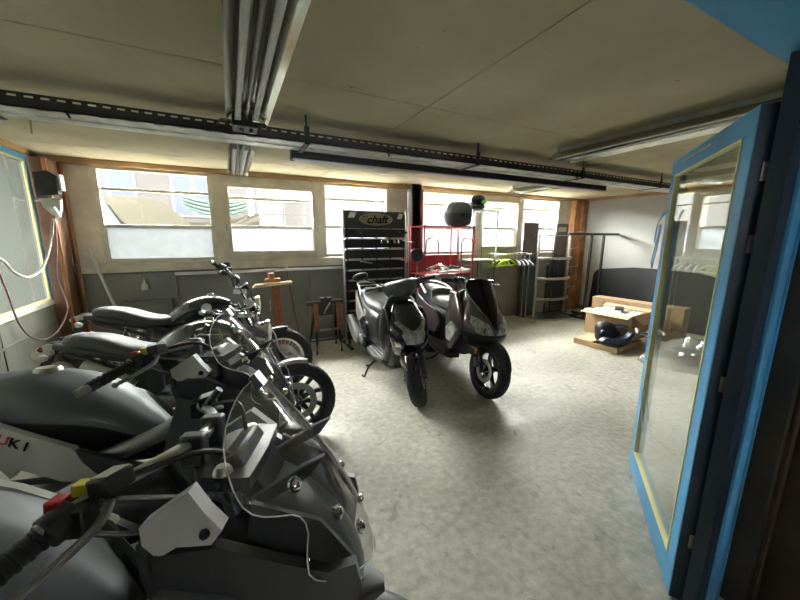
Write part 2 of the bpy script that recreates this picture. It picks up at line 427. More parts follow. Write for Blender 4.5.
def window(idx, x0, x1, z0, z1, bars, glass=(('clear_glass', 1), ('clear_glass', 1), ('frosted_glass', 1)), deep=0.0, handle=False, wire=False):
    """fixed frame around x0..x1, z0..z1 glass area; bars = heights of the glazing bars"""
    root = empty('window_%d' % idx, ((x0 + x1) / 2, YB, z0)); root['kind'] = 'structure'
    ox, oz = -(x0 + x1) / 2, -z0
    bm = new(); f = .045; y0, y1 = -.02 - deep, .06
    def B(a, b, c, d, ya=y0, yb=y1): add_box(bm, (a + ox, ya, c + oz), (b + ox, yb, d + oz))
    B(x0 - f, x1 + f, z1, z1 + f); B(x0 - f, x1 + f, z0 - f, z0); B(x0 - f, x0, z0, z1); B(x1, x1 + f, z0, z1)
    mesh_obj('window_frame', bm, 'frame_beige', root, smooth=False, bevel=.004)
    zs = [z0] + bars + [z1]
    for b in bars:
        bm = new(); add_box(bm, (x0 + ox, 0, b - .014 + oz), (x1 + ox, .045, b + .014 + oz)); mesh_obj('glazing_bar', bm, 'frame_beige', root, smooth=False, bevel=.003)
    for i in range(len(zs) - 1):
        g = glass[::-1][i][0]
        bm = new(); add_box(bm, (x0 + ox, .02, zs[i] + oz), (x1 + ox, .024, zs[i + 1] + oz)); mesh_obj('window_pane', bm, g, root, smooth=False)
    if wire:
        bm = new(); add_cyl(bm, (x0 + ox, -.01, wire + oz), (x1 + ox, -.01, wire + oz), .003, n=6); mesh_obj('wire', bm, 'steel', root)
    if handle:
        bm = new(); cx = (x0 + x1) / 2 + ox
        add_box(bm, (cx - .05, y0 - .012, -.035), (cx + .05, y0, -.01)); add_tube(bm, [(cx, y0 - .01, -.022), (cx, y0 - .035, -.022), (cx + .03, y0 - .04, -.03), (cx + .075, y0 - .04, -.035)], .008, 8, 4)
        mesh_obj('window_handle', bm, 'alu', root)
        for hx in (x0 - f + ox - .008, x1 + f + ox + .008):
            bm = new(); add_cyl(bm, (hx, y0, .25), (hx, y0, .33), .008, n=8); mesh_obj('hinge', bm, 'steel', root)
    return root
window(1, -1.21, -.19, 1.29, 2.25, [1.66, 2.05])
# outer frame post between windows 1-2-3
bm = new()
for a, b in ((-.145, -.013), (1.093, 1.192), (3.928, 4.007), (4.923, 5.007)):
    add_box(bm, (a, YB - .04, 1.25), (b, YB + .08, 2.285))
add_box(bm, (-.065, YB - .02, 2.187), (1.145, YB + .08, 2.285)); add_box(bm, (-.065, YB - .02, 1.25), (1.145, YB + .08, 1.317))
add_box(bm, (3.985, YB - .02, 2.207), (4.96, YB + .08, 2.285)); add_box(bm, (3.985, YB - .02, 1.25), (4.96, YB + .08, 1.337))
struct('trim_9', bm, 'frame_beige', bevel=.004)
MG = (('clear_glass', 1), ('clear_glass', 1), ('milky_glass', 1))
window(2, .03, 1.05, 1.36, 2.145, [1.67, 2.02], glass=MG, deep=.03, handle=True, wire=1.83)
window(3, 1.235, 2.175, 1.30, 2.25, [1.69, 2.07], glass=MG)
window(4, 2.83, 3.885, 1.30, 2.25, [1.70, 2.07], glass=MG)
window(5, 4.05, 4.88, 1.38, 2.165, [1.71, 2.06], glass=MG, deep=.03)
window(6, 5.05, 6.03, 1.30, 2.25, [1.72, 2.07], glass=MG)

# left partition: glazed upper half in a blue frame, painted board below
LZ = .90
bm = new()
add_box(bm, (XL - .06, .44, 0), (XL, YB + .1, LZ - .03)); add_box(bm, (XL - .06, YB - .26, 0), (XL - .0, YB + .1, ZC))
for a in (1.2, 2.4, 3.6):
    add_box(bm, (XL - .01, a, 0), (XL + .006, a + .04, LZ - .03))
add_box(bm, (XL - .01, .44, LZ - .24), (XL + .008, YB - .27, LZ - .215))
struct('wall_left', bm, 'grey_panel', bevel=.003)
bm = new(); add_box(bm, (XL - .06, .44, LZ - .03), (XL + .015, YB - .27, LZ + .02)); struct('trim_10', bm, 'frame_beige', bevel=.004)
root = empty('window_7', (XL, 2.5, LZ)); root['kind'] = 'structure'
bm = new()
add_box(bm, (-.05, -2.06, 1.34), (.012, 2.03, 1.385))
for y in (-2.06, .0):
    add_box(bm, (-.05, y, .02), (.012, y + .04, 1.34))
add_box(bm, (-.05, 2.0, .02), (.012, 2.03, 1.34))
mesh_obj('window_frame', bm, 'blue_paint', root, smooth=False, bevel=.003)
bm = new()
for a, b in ((-2.02, -.0), (.04, 2.0)):
    add_box(bm, (-.03, a, .02), (.004, a + .018, 1.34)); add_box(bm, (-.03, b - .018, .02), (.004, b, 1.34)); add_box(bm, (-.03, a, 1.322), (.004, b, 1.34)); add_box(bm, (-.03, a, .02), (.004, b, .036))
mesh_obj('putty_bead', bm, 'putty_yellow', root, smooth=False)
for a, b in ((-2.0, -.02), (.06, 1.98)):
    bm = new(); add_box(bm, (-.018, a, .036), (-.013, b, 1.322)); mesh_obj('window_pane', bm, 'side_glass', root, smooth=False)
bm = new(); add_box(bm, (XL - .05, .44, 2.285), (XL + .03, YB - .26, ZC)); struct('trim_11', bm, 'wood_strip', bevel=.003)

# right white wall
bm = new(); add_box(bm, (XR, .44, 0), (XR + .12, YB + .1, ZC)); struct('wall_right', bm, 'white_wall')
bm = new(); add_box(bm, (XR - .012, .5, 0), (XR, YB - .17, .09)); struct('baseboard_right', bm, 'grey_panel')

# front wall with the wide doorway the picture is taken through, and the dark lobby behind it
bm = new()
add_box(bm, (1.80, .36, 0), (XR + .12, YF, ZC)); add_box(bm, (XL - .06, .34, 0), (-1.0, YF, ZC)); add_box(bm, (-1.0, .34, 2.19), (1.80, YF, ZC))
struct('wall_front', bm, 'brown_dark')
bm = new()
add_box(bm, (-3.2, -2.6, 0), (-3.1, .34, ZC)); add_box(bm, (3.4, -2.6, 0), (3.5, .34, ZC)); add_box(bm, (-3.2, -2.7, 0), (-1.6, -2.6, ZC)); add_box(bm, (-1.6, -2.7, 0), (1.3, -2.6, ZC)); add_box(bm, (1.55, -2.7, 0), (3.5, -2.6, ZC)); add_box(bm, (1.3, -2.7, 0), (1.55, -2.6, 1.6)); add_box(bm, (1.3, -2.7, 1.82), (1.55, -2.6, ZC)); add_box(bm, (1.92, -2.6, 0), (2.0, .36, ZC)); add_box(bm, (-3.2, .30, 0), (XL - .06, .44, ZC))  # small slot in the unseen rear wall added to let in fill light
struct('wall_lobby', bm, 'brown_dark')
bm = new()
add_box(bm, (1.69, .43, 0), (1.80, .50, 2.115)); add_box(bm, (-1.0, .385, 0), (-.92, .475, 2.115)); add_box(bm, (-1.0, .385, 2.115), (1.80, .52, 2.19))
add_box(bm, (1.755, .42, 0), (1.765, .43, 2.115))
struct('trim_12', bm, 'blue_paint', bevel=.006)
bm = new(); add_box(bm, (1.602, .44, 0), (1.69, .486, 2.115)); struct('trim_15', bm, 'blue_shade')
bm = new(); add_box(bm, (1.84, .345, 0), (1.90, .36, 2.19)); struct('trim_13', bm, 'brown_dark', bevel=.006)
bm = new()
for (x, z0, z1, w) in ((1.90, 1.28, 1.75, .012), (1.893, .92, 1.30, .016), (1.86, .10, .34, .010)):
    add_prism(bm, [(x - w, z0), (x + w, z0 + .03), (x + w * .8, z1), (x - w * .3, z1 + .05), (x - w, z1 - .1)], .345, .3595)
struct('trim_14', bm, 'beige_peel')

# the open blue glazed door leaf
DW, DH, DT = .96, 1.975, .052
door = empty('door_1', (1.59, .53, .008), math.atan2(.61, .79)); door['kind'] = 'structure'
# leaf local: x along leaf from the hinge, y = 0 is the face seen, +? points away
bm = new(); s = .085
def DB(a, b, c, d): add_box(bm, (a, -DT, c), (b, 0, d))
DB(0, DW, 0, .14); DB(0, DW, DH - .085, DH); DB(0, s, .14, DH - .085); DB(DW - s, DW, .14, DH - .085)
mesh_obj('door_frame', bm, 'blue_paint', door, smooth=False, bevel=.004)
bm = new(); t = .009; a, b, c, d = s, DW - s, .14, DH - .085
for q in ((a, b, c, c + t), (a, b, d - t, d), (a, a + t, c, d), (b - t, b, c, d)):
    add_box(bm, (q[0], -.020, q[2]), (q[1], .003, q[3]))
mesh_obj('putty_bead', bm, 'putty_yellow', door, smooth=False, bevel=.002)
bm = new(); add_box(bm, (s + .004, -.014, .144), (DW - s - .004, -.010, DH - .089)); mesh_obj('door_pane', bm, 'door_glass', door, smooth=False)
for z in (.30, 1.00, 1.52, 1.76):
    bm = new(); add_cyl(bm, (-.009, -DT - .001, z - .035), (-.009, -DT - .001, z + .035), .007, n=12); add_cyl(bm, (-.009, -DT - .001, z - .040), (-.009, -DT - .001, z + .040), .004, n=8)
    add_box(bm, (-.008, -DT + .002, z - .030), (-.0005, -DT + .020, z + .030))
    mesh_obj('hinge', bm, 'steel', door, bevel=0)
bm = new(); hx = DW - .035
add_cyl(bm, (hx, -.0, .94), (hx, .018, .94), .024, n=18); add_cyl(bm, (hx, .015, .94), (hx, .05, .94), .009, n=12)
add_tube(bm, [(hx, .048, .94), (hx + .03, .056, .94), (hx + .10, .05, .94)], [.010, .010, .012], 10, 5)
mesh_obj('door_handle', bm, 'chrome', door)
box_obj('edge_shade', (-.0035, -DT + .001, .003), (-.0005, -.002, DH - .003), 'blue_shade', door, bevel=0)  # thin navy strip, paints shade onto the hinge edge of the leaf
box_obj('lock_plate', (DW - .0005, -.045, .86), (DW + .002, -.012, 1.02), 'steel', door, bevel=0)
box_obj('sealing_strip', (s + .3, .0025, DH - .04), (DW - .2, .0045, DH - .03), 'alu', door, bevel=0)
# ------------------------------------------------------------------ under the ceiling
def strip_light(x0, x1, ya, yb, z, label, group=None, name='fluorescent_light'):
    """twin tube fitting running along y"""
    t = thing(name, label, 'ceiling light', ((x0 + x1) / 2, ya, ZC), group=group)
    w = (x1 - x0) / 2; L = yb - ya; dz = z - ZC
    bm = new(); add_box(bm, (-w * .22, 0, dz + .035), (w * .22, L, dz + .10)); mesh_obj('housing', bm, 'galv', t, smooth=False, bevel=.003)
    bm = new()
    for s in (-1, 1):   # folded wing reflectors either side of each tube
        prof = [(s * w * .22, .05), (s * w * .30, .055), (s * w * .62, .035), (s * w * .98, -.012), (s * w, -.014)]
        top = [(a, b + .004) for a, b in prof][::-1]
        loft_rings(bm, [[V(a, yy, dz + b) for a, b in prof + top] for yy in (0, L)])
    prof = [(-w * .2, .034), (-w * .06, .004), (0, -.004), (w * .06, .004), (w * .2, .034)]
    top = [(a, b + .004) for a, b in prof][::-1]
    loft_rings(bm, [[V(a, yy, dz + b) for a, b in prof + top] for yy in (0, L)])
    mesh_obj('reflector', bm, 'lamp_reflector', t)
    for s in (-1, 1):
        bm = new(); add_cyl(bm, (s * w * .42, .03, dz + .012), (s * w * .42, L - .03, dz + .012), .0135, n=14); tb = mesh_obj('tube', bm, 'white_plastic', t)
        for yy in (0.0, L - .03):
            bm = new(); add_box(bm, (s * w * .42 - .016, yy, dz - .004), (s * w * .42 + .016, yy + .03, dz + .05)); mesh_obj('tube_socket', bm, 'silver_plastic', tb, smooth=False, bevel=.003)
    for yy in (L * .12, L * .85):
        bm = new(); add_cyl(bm, (0, yy, dz + .09), (0, yy, -.001), .004, n=6); mesh_obj('hanger_rod', bm, 'steel', t)
    return t
strip_light(.03, .235, .30, 2.08, 2.155, 'long twin tube fluorescent light with silver reflectors above the motorcycles, nearest the camera')
strip_light(.03, .215, 2.80, 3.95, 2.165, 'short twin tube fluorescent light on the window side of the cable tray')
strip_light(2.62, 2.93, .75, 2.24, 2.245, 'twin tube fluorescent light on the right, behind the top of the blue door')
strip_light(3.95, 4.22, 2.92, 4.1, 2.24, 'small twin tube fluorescent light beyond the black light bar, in front of the right windows')
# junction box
t = thing('junction_box', 'dark junction box where the long light meets the cable tray', 'junction box', (.13, 2.24, 2.17))
bm = new(); add_box(bm, (-.065, -.07, -.02), (.065, .07, .06)); add_cyl(bm, (0, 0, .05), (0, 0, ZC - 2.17), .008, n=8); mesh_obj('case', bm, 'tray_dark', t, smooth=False, bevel=.006)
bm = new(); add_cyl(bm, (-.02, -.02, -.02), (-.02, -.02, -.035), .010, n=10); add_cyl(bm, (.03, -.02, -.02), (.03, -.02, -.035), .010, n=10)
for s in (-1, 1): add_tube(bm, [(s * .065, 0, .02), (s * .11, .03, .03), (s * .13, .10, .04), (s * .14, .17, .035)], .006, 8, 4)
mesh_obj('cable_gland', bm, 'black_plastic', t)
# perforated cable tray
t = thing('cable_tray', 'long perforated cable tray crossing under the ceiling from the left wall to the right', 'cable tray', (XL, 2.42, 2.17))
L = 7.2
bm = new()
n = int(L / .06)
for z0, z1 in ((0, .044), (.054, .066)): add_box(bm, (0, 0, z0), (L, .003, z1))
for i in range(n):
    add_box(bm, (i * .06, 0, .044), (i * .06 + .026, .003, .054))
add_box(bm, (0, .0, .0), (L, .018, .003)); mesh_obj('side_rail', bm, 'tray_dark', t, smooth=False)
bm = new()
add_box(bm, (0, .003, .0), (L, .25, .003)); add_box(bm, (0, .247, .003), (L, .25, .03))
for i in range(int(L / .12)): add_box(bm, (i * .12, .02, -.004), (i * .12 + .05, .12, .0005))
add_box(bm, (0, .135, -.006), (L, .145, .001)); mesh_obj('tray_base', bm, 'tray_galv', t, smooth=False)
for i, (yy, r) in enumerate(((.05, .009), (.075, .006), (.10, .011), (.16, .008), (.19, .006))):
    bm = new(); add_tube(bm, [(x * L / 8, yy + random.uniform(-.012, .012), .004 + r + random.uniform(0, .012)) for x in range(9)], r, 8, 4)
    mesh_obj('cable', bm, 'black_plastic' if i % 2 == 0 else 'cable_white', t)
for x in (.6, 2.15, 3.6, 5.0, 6.5):
    bm = new(); add_box(bm, (x, -.012, -.012), (x + .035, -.003, .10)); add_box(bm, (x + .01, -.008, .1), (x + .02, .0, ZC - 2.17)); add_box(bm, (x, -.012, -.012), (x + .035, .26, -.007)); mesh_obj('tray_bracket', bm, 'tray_dark', t, smooth=False)
for x in (.95, 2.75, 4.9):
    bm = new(); add_tube(bm, [(x, -.003, .02), (x + .01, -.02, .0), (x + .02, -.01, -.03)], .006, 8, 4); mesh_obj('cable_tie', bm, 'black_plastic', t)
# bundle of black cables and pipe on the window side, right part
t = thing('conduit_pipe', 'grey conduit pipe with loose cables beside the tray, above the black light bar', 'pipe', (1.0, 2.9, 2.25))
bm = new(); add_cyl(bm, (0, 0, 0), (5.6, 0, 0), .016, n=12); mesh_obj('pipe', bm, 'galv', t)
bm = new(); add_tube(bm, [(x * .7, .03 + .02 * math.sin(x * 2.1), .02 + .015 * math.sin(x * 3)) for x in range(9)], .009, 8, 5); mesh_obj('cable', bm, 'black_plastic', t)
for x in (.5, 2.2, 3.9, 5.2):
    bm = new(); add_box(bm, (x, -.03, -.02), (x + .03, .05, .03)); add_box(bm, (x + .01, -.005, .03), (x + .02, .005, .089)); mesh_obj('pipe_clip', bm, 'tray_dark', t, smooth=False)
# black light bar
t = thing('light_bar', 'long black light bar hanging below the cable tray across the middle of the room', 'ceiling light', (.47, 2.76, 2.13))
bm = new(); add_prism(bm, [(0, 0), (.09, 0), (.09, .03), (.07, .09), (.015, .09), (0, .06)], 0, 3.86, 'yz'); mesh_obj('housing', bm, 'black_plastic', t, smooth=False, bevel=.002)
bm = new(); add_box(bm, (.01, -.004, -.004), (3.85, .012, .006)); mesh_obj('edge_strip', bm, 'alu', t, smooth=False)
bm = new(); add_box(bm, (.03, .02, -.003), (3.83, .075, .001)); mesh_obj('diffuser', bm, 'silver_plastic', t, smooth=False)
for x in (.35, 1.9, 3.4):
    bm = new(); add_box(bm, (x, .035, .085), (x + .03, .05, ZC - 2.131)); mesh_obj('hanger', bm, 'tray_dark', t, smooth=False)
# hook
t = new(); add_prism(t, [(-.012, -.12), (-.004, -.125), (.008, -.01), (.008, 0), (-.006, 0)], -.004, .004)
o = mesh_obj('ceiling_hook', t, 'wood_pale', None, smooth=False); o.location = (-1.12, 3.25, ZC - .001); tag(o, 'thin wooden peg hanging from the ceiling near the left window', 'hook')

# ------------------------------------------------------------------ on the posts and walls, left
t = thing('meter_unit', 'dark wall device with white socket and cables on the brown corner post', 'electrical box', (-1.515, 4.535, 1.83), scale=.82)
bm = new(); add_prism(bm, [(-.10, .10), (.10, .13), (.11, .34), (.03, .40), (-.10, .37)], -.11, .01, 'xz', inset=.01); mesh_obj('case', bm, 'charcoal', t, bevel=.008)
bm = new(); add_tube(bm, [(-.08, -.12, .30), (-.02, -.14, .24), (.04, -.13, .28), (.07, -.12, .20)], .008, 8, 4); add_tube(bm, [(-.09, -.12, .2), (0, -.14, .16), (.08, -.12, .22)], .01, 8, 4); mesh_obj('wiring', bm, 'black_plastic', t)
box_obj('side_cover', (.112, -.09, .18), (.135, .0, .36), 'white_plastic', t, .004)
bm = new(); add_prism(bm, [(-.09, .08), (.10, .10), (.09, -.04), (.05, -.13), (.0, -.10), (-.06, -.02)], -.09, .0, inset=.012); mesh_obj('socket', bm, 'silver_plastic', t, bevel=.006)
bm = new(); add_cyl(bm, (.03, -.12, -.02), (.07, -.12, -.13), .028, .022, n=16); mesh_obj('plug', bm, 'white_plastic', t)
bm = new(); add_cyl(bm, (-.14, -.05, .05), (.12, -.1, .08), .01, n=10); mesh_obj('pipe', bm, 'cable_white', t)
tag(tube_obj('hose', [(-1.50, 4.42, 1.72), (-1.52, 4.40, 1.56), (-1.545, 4.30, 1.36), (-1.57, 4.20, 1.24), (-1.60, 4.05, 1.19), (-1.60, 3.85, 1.25), (-1.60, 3.72, 1.36), (-1.62, 3.55, 1.43)], .011, 'cable_white', None), 'pale thick hose sagging from the corner post along the left glazing', 'hose')
tag(tube_obj('thin_cable', [(-1.48, 4.42, 1.72), (-1.50, 4.39, 1.42), (-1.53, 4.37, 1.16), (-1.49, 4.33, .96), (-1.46, 4.26, .84), (-1.50, 4.12, .68), (-1.56, 4.00, .63), (-1.60, 3.88, .70), (-1.61, 3.78, .85), (-1.61, 3.72, 1.10), (-1.61, 3.66, 1.34)], .007, 'cable_mauve', None), 'thin mauve cable looping low under the pale hose by the left wall', 'cable')
o = new(); add_cyl(o, (-1.36, 4.72, 1.40), (-.98, 4.48, .02), .016, n=12); add_cyl(o, (-1.36, 4.72, 1.40), (-1.363, 4.722, 1.41), .012, n=12)
tag(mesh_obj('metal_pole', o, 'alu', None), 'pale metal pole leaning in the left corner below the window', 'pole')
o = new(); add_lathe(o, [(.0, .10), (.012, .10), (.016, .07), (.03, .05), (.036, .0), (.03, -.01), (0, -.012)], (-.93, 4.765, .94), (0, 0, 1), 16); add_cyl(o, (-.93, 4.765, 1.03), (-.93, 4.79, 1.07), .004, n=6)
tag(mesh_obj('hanging_bottle', o, 'silver_plastic', None), 'small pale bottle hanging on the dark wall under the left window', 'bottle')
o = new(); add_box(o, (-.62, 4.74, 1.085), (2.25, 4.80, 1.115)); add_box(o, (-.62, 4.735, 1.10), (2.25, 4.745, 1.125))
tag(mesh_obj('wall_ledge', o, 'alu', None, smooth=False, bevel=.003), 'long thin metal ledge along the dark wall under the middle window', 'ledge')
o = new(); add_box(o, (-1.15, 4.74, .0), (-.68, 4.795, .80)); add_box(o, (-1.12, 4.73, .05), (-.71, 4.745, .76))
tag(mesh_obj('radiator_panel', o, 'dark_wall', None, smooth=False, bevel=.004), 'dark flat panel standing against the wall under the left window', 'panel')

# ------------------------------------------------------------------ easel-like stand
t = thing('wooden_stand', 'orange wooden T-shaped stand against the dark wall left of the display board', 'stand', (.47, 4.42, 0))
box_obj('upright', (-.05, -.02, .03), (.05, .02, .94), 'orange_paint', t, .004)
bm = new(); add_prism(bm, [(-.27, .925), (.20, .955), (.20, .985), (-.24, .965)], -.05, .06); mesh_obj('crossbar', bm, 'wood_pale', t, smooth=False, bevel=.004)
box_obj('block', (-.12, -.035, .985), (.06, .035, 1.03), 'wood_orange', t, .005); box_obj('block', (-.08, -.03, 1.03), (-.01, .03, 1.10), 'wood_orange', t, .005)
bm = new(); add_box(bm, (-.18, -.03, 0), (.18, .03, .03)); add_box(bm, (-.03, -.2, 0), (.03, .2, .03)); mesh_obj('foot', bm, 'orange_paint', t, smooth=False, bevel=.004)
t = thing('broom_handle', 'thin wooden stick with a white tip leaning beside the orange stand', 'stick', (.74, 4.40, 0))
bm = new(); add_cyl(bm, (.02, 0, .0), (-.075, .36, 1.09), .011, n=10); mesh_obj('stick', bm, 'wood_brown', t)
bm = new(); add_cyl(bm, (-.075, .36, 1.09), (-.079, .375, 1.135), .016, n=12); mesh_obj('tip', bm, 'white_plastic', t)

# orange and black folding workbench / paddock frame
t = thing('paddock_stand', 'orange and black metal work stand with a clamp, left of the display board', 'work stand', (1.08, 4.42, 0))
for s in (-1, 1):
    bm = new(); add_box(bm, (s * .15 - .03, -.17, .32), (s * .15 + .03, -.13, .68), rot=(R(-8), 0, R(0))); mesh_obj('orange_arm', bm, 'orange_paint', t, smooth=False, bevel=.003)
    bm = new(); add_tube(bm, [(s * .17, -.20, .012), (s * .15, -.15, .36), (s * .13, -.08, .66)], .019, 8, 2); add_tube(bm, [(s * .19, .16, .012), (s * .16, .05, .36), (s * .14, -.08, .66)], .019, 8, 2); mesh_obj('leg', bm, 'black_satin', t)
for q in ((-.17, .33, .014), (.12, .12, .011)):
    bm = new(); add_cyl(bm, (-.17, q[0], q[1]), (.17, q[0], q[1]), q[2], n=10); mesh_obj('crossbar', bm, 'steel', t)
bm = new(); add_box(bm, (-.26, -.13, .66), (.22, -.04, .71)); add_box(bm, (-.12, -.13, .52), (.09, -.05, .66)); add_box(bm, (-.08, -.15, .71), (.06, -.05, .755)); add_tube(bm, [(-.06, -.12, .72), (-.02, -.14, .76), (.04, -.12, .73), (.09, -.08, .75)], .013, 8, 4); add_cyl(bm, (.0, -.13, .60), (.0, -.20, .60), .02, n=10); mesh_obj('clamp', bm, 'black_plastic', t, bevel=.004)
bm = new(); add_tube(bm, [(-.05, -.16, .55), (-.03, -.2, .62), (.03, -.19, .70)], .008, 8, 4); mesh_obj('cable', bm, 'steel', t)

# ------------------------------------------------------------------ slatted display board
SX0, SX1, SY = 1.385, 2.30, 4.40
t = thing('display_board', 'tall black slatted display board with an oval sign, standing behind the small black scooter', 'display stand', (SX0, SY, 0))
W = SX1 - SX0
bm = new(); add_prism(bm, [(0, 1.665), (W, 1.665), (W, 1.86), (W - .03, 1.895), (.03, 1.895), (0, 1.89)], 0, .02); hd = mesh_obj('header', bm, 'charcoal', t, smooth=False, bevel=.003)
for i in range(12):
    z0 = 1.665 - .1435 * (i + 1)
    if z0 < 0: break
    box_obj('slat', (0, 0, z0 + .014), (W, .018, z0 + .1435 - .012), 'board_black', t, .003)
    bm = new()
    for k in range(4):
        add_box(bm, (.05 + k * .215, .004, z0 + .1435 - .012), (.05 + k * .215 + .195, .02, z0 + .1435 + .006))
        add_box(bm, (.05 + k * .215, -.003, z0 + .1435 - .014), (.05 + k * .215 + .195, .004, z0 + .1435 - .006))
    mesh_obj('rail', bm, 'silver_grey', t, smooth=False)
for k in range(5):
    x = .03 + k * .215
    bm = new(); add_box(bm, (x, .02, .02), (x + .025, .05, 1.68)); mesh_obj('upright', bm, 'black_plastic', t, smooth=False)
bm = new(); add_box(bm, (-.01, -.18, 0), (.03, .22, .03)); add_box(bm, (W - .03, -.18, 0), (W + .01, .22, .03)); mesh_obj('foot', bm, 'black_satin', t, smooth=False, bevel=.003)
box_obj('side_profile', (-.022, -.01, .0), (-.001, .03, 1.90), 'silver_grey', t, .002); 
lg = new(); add_lathe(lg, [(0, -.006), (.9, -.006), (1.0, -.002), (1.0, .004), (0, .004)], (0, 0, 0), (0, 1, 0), 40)
bmesh.ops.transform(lg, matrix=Matrix.Translation((W * .5 - .0, -.005, 1.785)) @ Matrix.Diagonal((.25, 1, .082, 1)), verts=lg.verts)
mesh_obj('logo_plate', lg, 'beige_peel', hd)
rim = new(); add_tube(rim, [(W * .5 + .248 * math.cos(a * PI / 12), -.012, 1.785 + .080 * math.sin(a * PI / 12)) for a in range(24)], .004, 6, 2, loop=True); mesh_obj('logo_rim', rim, 'silver_grey', hd)
text_obj('logo_text', 'chaft', .155, 'black_gloss', hd, basis((W * .5 + .01, -.013, 1.78), (1, 0, .02), (0, 0, 1)), shear=.35, sx=1.05)
text_obj('logo_small_text', 'to be', .034, 'black_gloss', hd, basis((W * .5 - .165, -.013, 1.825), (1, 0, .0), (0, 0, 1)), shear=.35)
for a, b in ((.05, .17), (W - .13, W - .03)):
    bm = new(); add_prism(bm, [(a, 1.80), (b - .03, 1.80), (b, 1.875), (a + .03, 1.875)], -.004, 0); mesh_obj('sticker', bm, 'paper', hd, smooth=False)
# right-hand silver poles of the board
bm = new(); add_cyl(bm, (W + .03, .03, 0), (W + .03, .03, 1.93), .012, n=10); add_cyl(bm, (W + .075, .03, 0), (W + .075, .03, 1.9), .010, n=10); mesh_obj('pole', bm, 'galv', t)
def hung(name, label, x, z, kind, cat, group=None, right=False):
    o = new()
    if kind == 'bracket':
        add_tube(o, [(0, .0, 0), (0, -.10, 0)], .004, 6, 1); add_prism(o, [(-.05, -.005), (.06, -.02), (.09, .0), (.05, .012), (-.03, .015)], -.10, -.085); add_cyl(o, (-.03, -.09, 0), (-.03, -.11, 0), .012, n=10)
    elif kind == 'lever':
        add_tube(o, [(0, .0, 0), (0, -.08, 0)], .004, 6, 1); add_tube(o, [(-.02, -.08, 0), (.03, -.09, -.01), (.12, -.09, -.03), (.16, -.09, -.03)], [.012, .01, .007, .009], 8, 4)
    else:
        add_cyl(o, (0, 0, 0), (0, -.07, 0), .004, n=6); add_cyl(o, (0, -.05, 0), (0, -.05, -.035), .012, n=10); add_lathe(o, [(0, 0), (.018, .0), (.018, .02), (0, .022)], (0, -.05, -.055), (0, 0, 1), 12)
    ob = mesh_obj(name, o, 'chrome' if kind != 'lever' else 'galv', None); ob.location = (SX0 + x, SY - .001, z)
    tag(ob, label, cat, group); return ob
hung('mirror_bracket', 'silver bracket hanging at the top left of the black display board', .14, 1.60, 'bracket', 'bracket')
for k, (x, w) in enumerate(((.52, 'leftmost'), (.61, 'second from the left'), (.72, 'third from the left'), (.78, 'rightmost'))):
    hung('bolt_sample', 'small chrome part in the row on the second rail, %s of four' % w, x, 1.515, 'knob', 'chrome part', 'small chrome parts on the second rail')
hung('brake_lever', 'silver lever hanging left of centre on the fourth rail of the display board', .20, 1.22, 'lever', 'lever')
hung('brake_lever', 'silver lever hanging at the right edge of the display board, fourth rail', .76, 1.24, 'lever', 'lever')
hung('mirror_bracket', 'small silver bracket at the top right edge of the display board', .82, 1.61, 'bracket', 'bracket')
hung('brake_lever', 'pale lever on the second rail at the far right edge of the display board', .86, 1.50, 'lever', 'lever')

# ------------------------------------------------------------------ red wire rack
RX0, RX1, RY = 2.50, 3.40, 4.18
t = thing('red_wire_rack', 'red metal wire rack with arched ends behind the maroon scooter', 'rack', (RX0, RY, 0))
W = RX1 - RX0; D = .42
for x in (0, W):
    for y in (0, D):
        tube_obj('post', [(x, y, .01), (x, y, 1.72)], .013, 'red_paint', t, 10, 1)
tube_obj('post', [(W * .72, D * .6, 1.0), (W * .72, D * .6, 1.70)], .016, 'red_paint', t, 10, 1)
for x in (.02, W - .24):
    tube_obj('arch', [(x, -.01, 1.0), (x, -.01, 1.42), (x + .015, -.01, 1.49), (x + .06, -.01, 1.53), (x + .16, -.01, 1.53), (x + .205, -.01, 1.49), (x + .22, -.01, 1.42), (x + .22, -.01, 1.0)], .010, 'red_paint', t, 8, 3)
def rshelf(z, m='red_paint', lip=.0):
    bm = new()
    for a, b in (((0, 0), (W, 0)), ((0, D), (W, D)), ((0, 0), (0, D)), ((W, 0), (W, D))):
        add_cyl(bm, (a[0], a[1], z), (b[0], b[1], z), .010, n=8)
        if lip: add_cyl(bm, (a[0], a[1], z + lip), (b[0], b[1], z + lip), .007, n=8)
    for k in range(1, 16): add_cyl(bm, (W * k / 16, 0, z), (W * k / 16, D, z), .0035, n=5)
    for k in range(1, 4): add_cyl(bm, (0, D * k / 4, z), (W, D * k / 4, z), .0035, n=5)
    return mesh_obj('wire_shelf', bm, m, t)
rshelf(1.70); rshelf(.99); rshelf(.52); rshelf(.12)
bm = new()
for k in range(1, 18): add_cyl(bm, (W * k / 18, D, .99), (W * k / 18, D, 1.68), .0025, n=5)
for k in range(1, 10): add_cyl(bm, (0, D, .99 + k * .07), (W, D, .99 + k * .07), .0025, n=5)
mesh_obj('wire_back', bm, 'red_paint', t)
bm = new(); add_box(bm, (0, D - .005, 1.02), (W, D + .002, 1.26)); add_box(bm, (.02, .02, .995), (W - .02, D - .03, 1.003)); mesh_obj('red_panel', bm, 'red_paint', t, smooth=False)
bm = new(); add_box(bm, (.30, .04, 1.003), (W - .03, D - .04, 1.03)); box = mesh_obj('shelf_tray', bm, 'silver_plastic', t, smooth=False, bevel=.006)
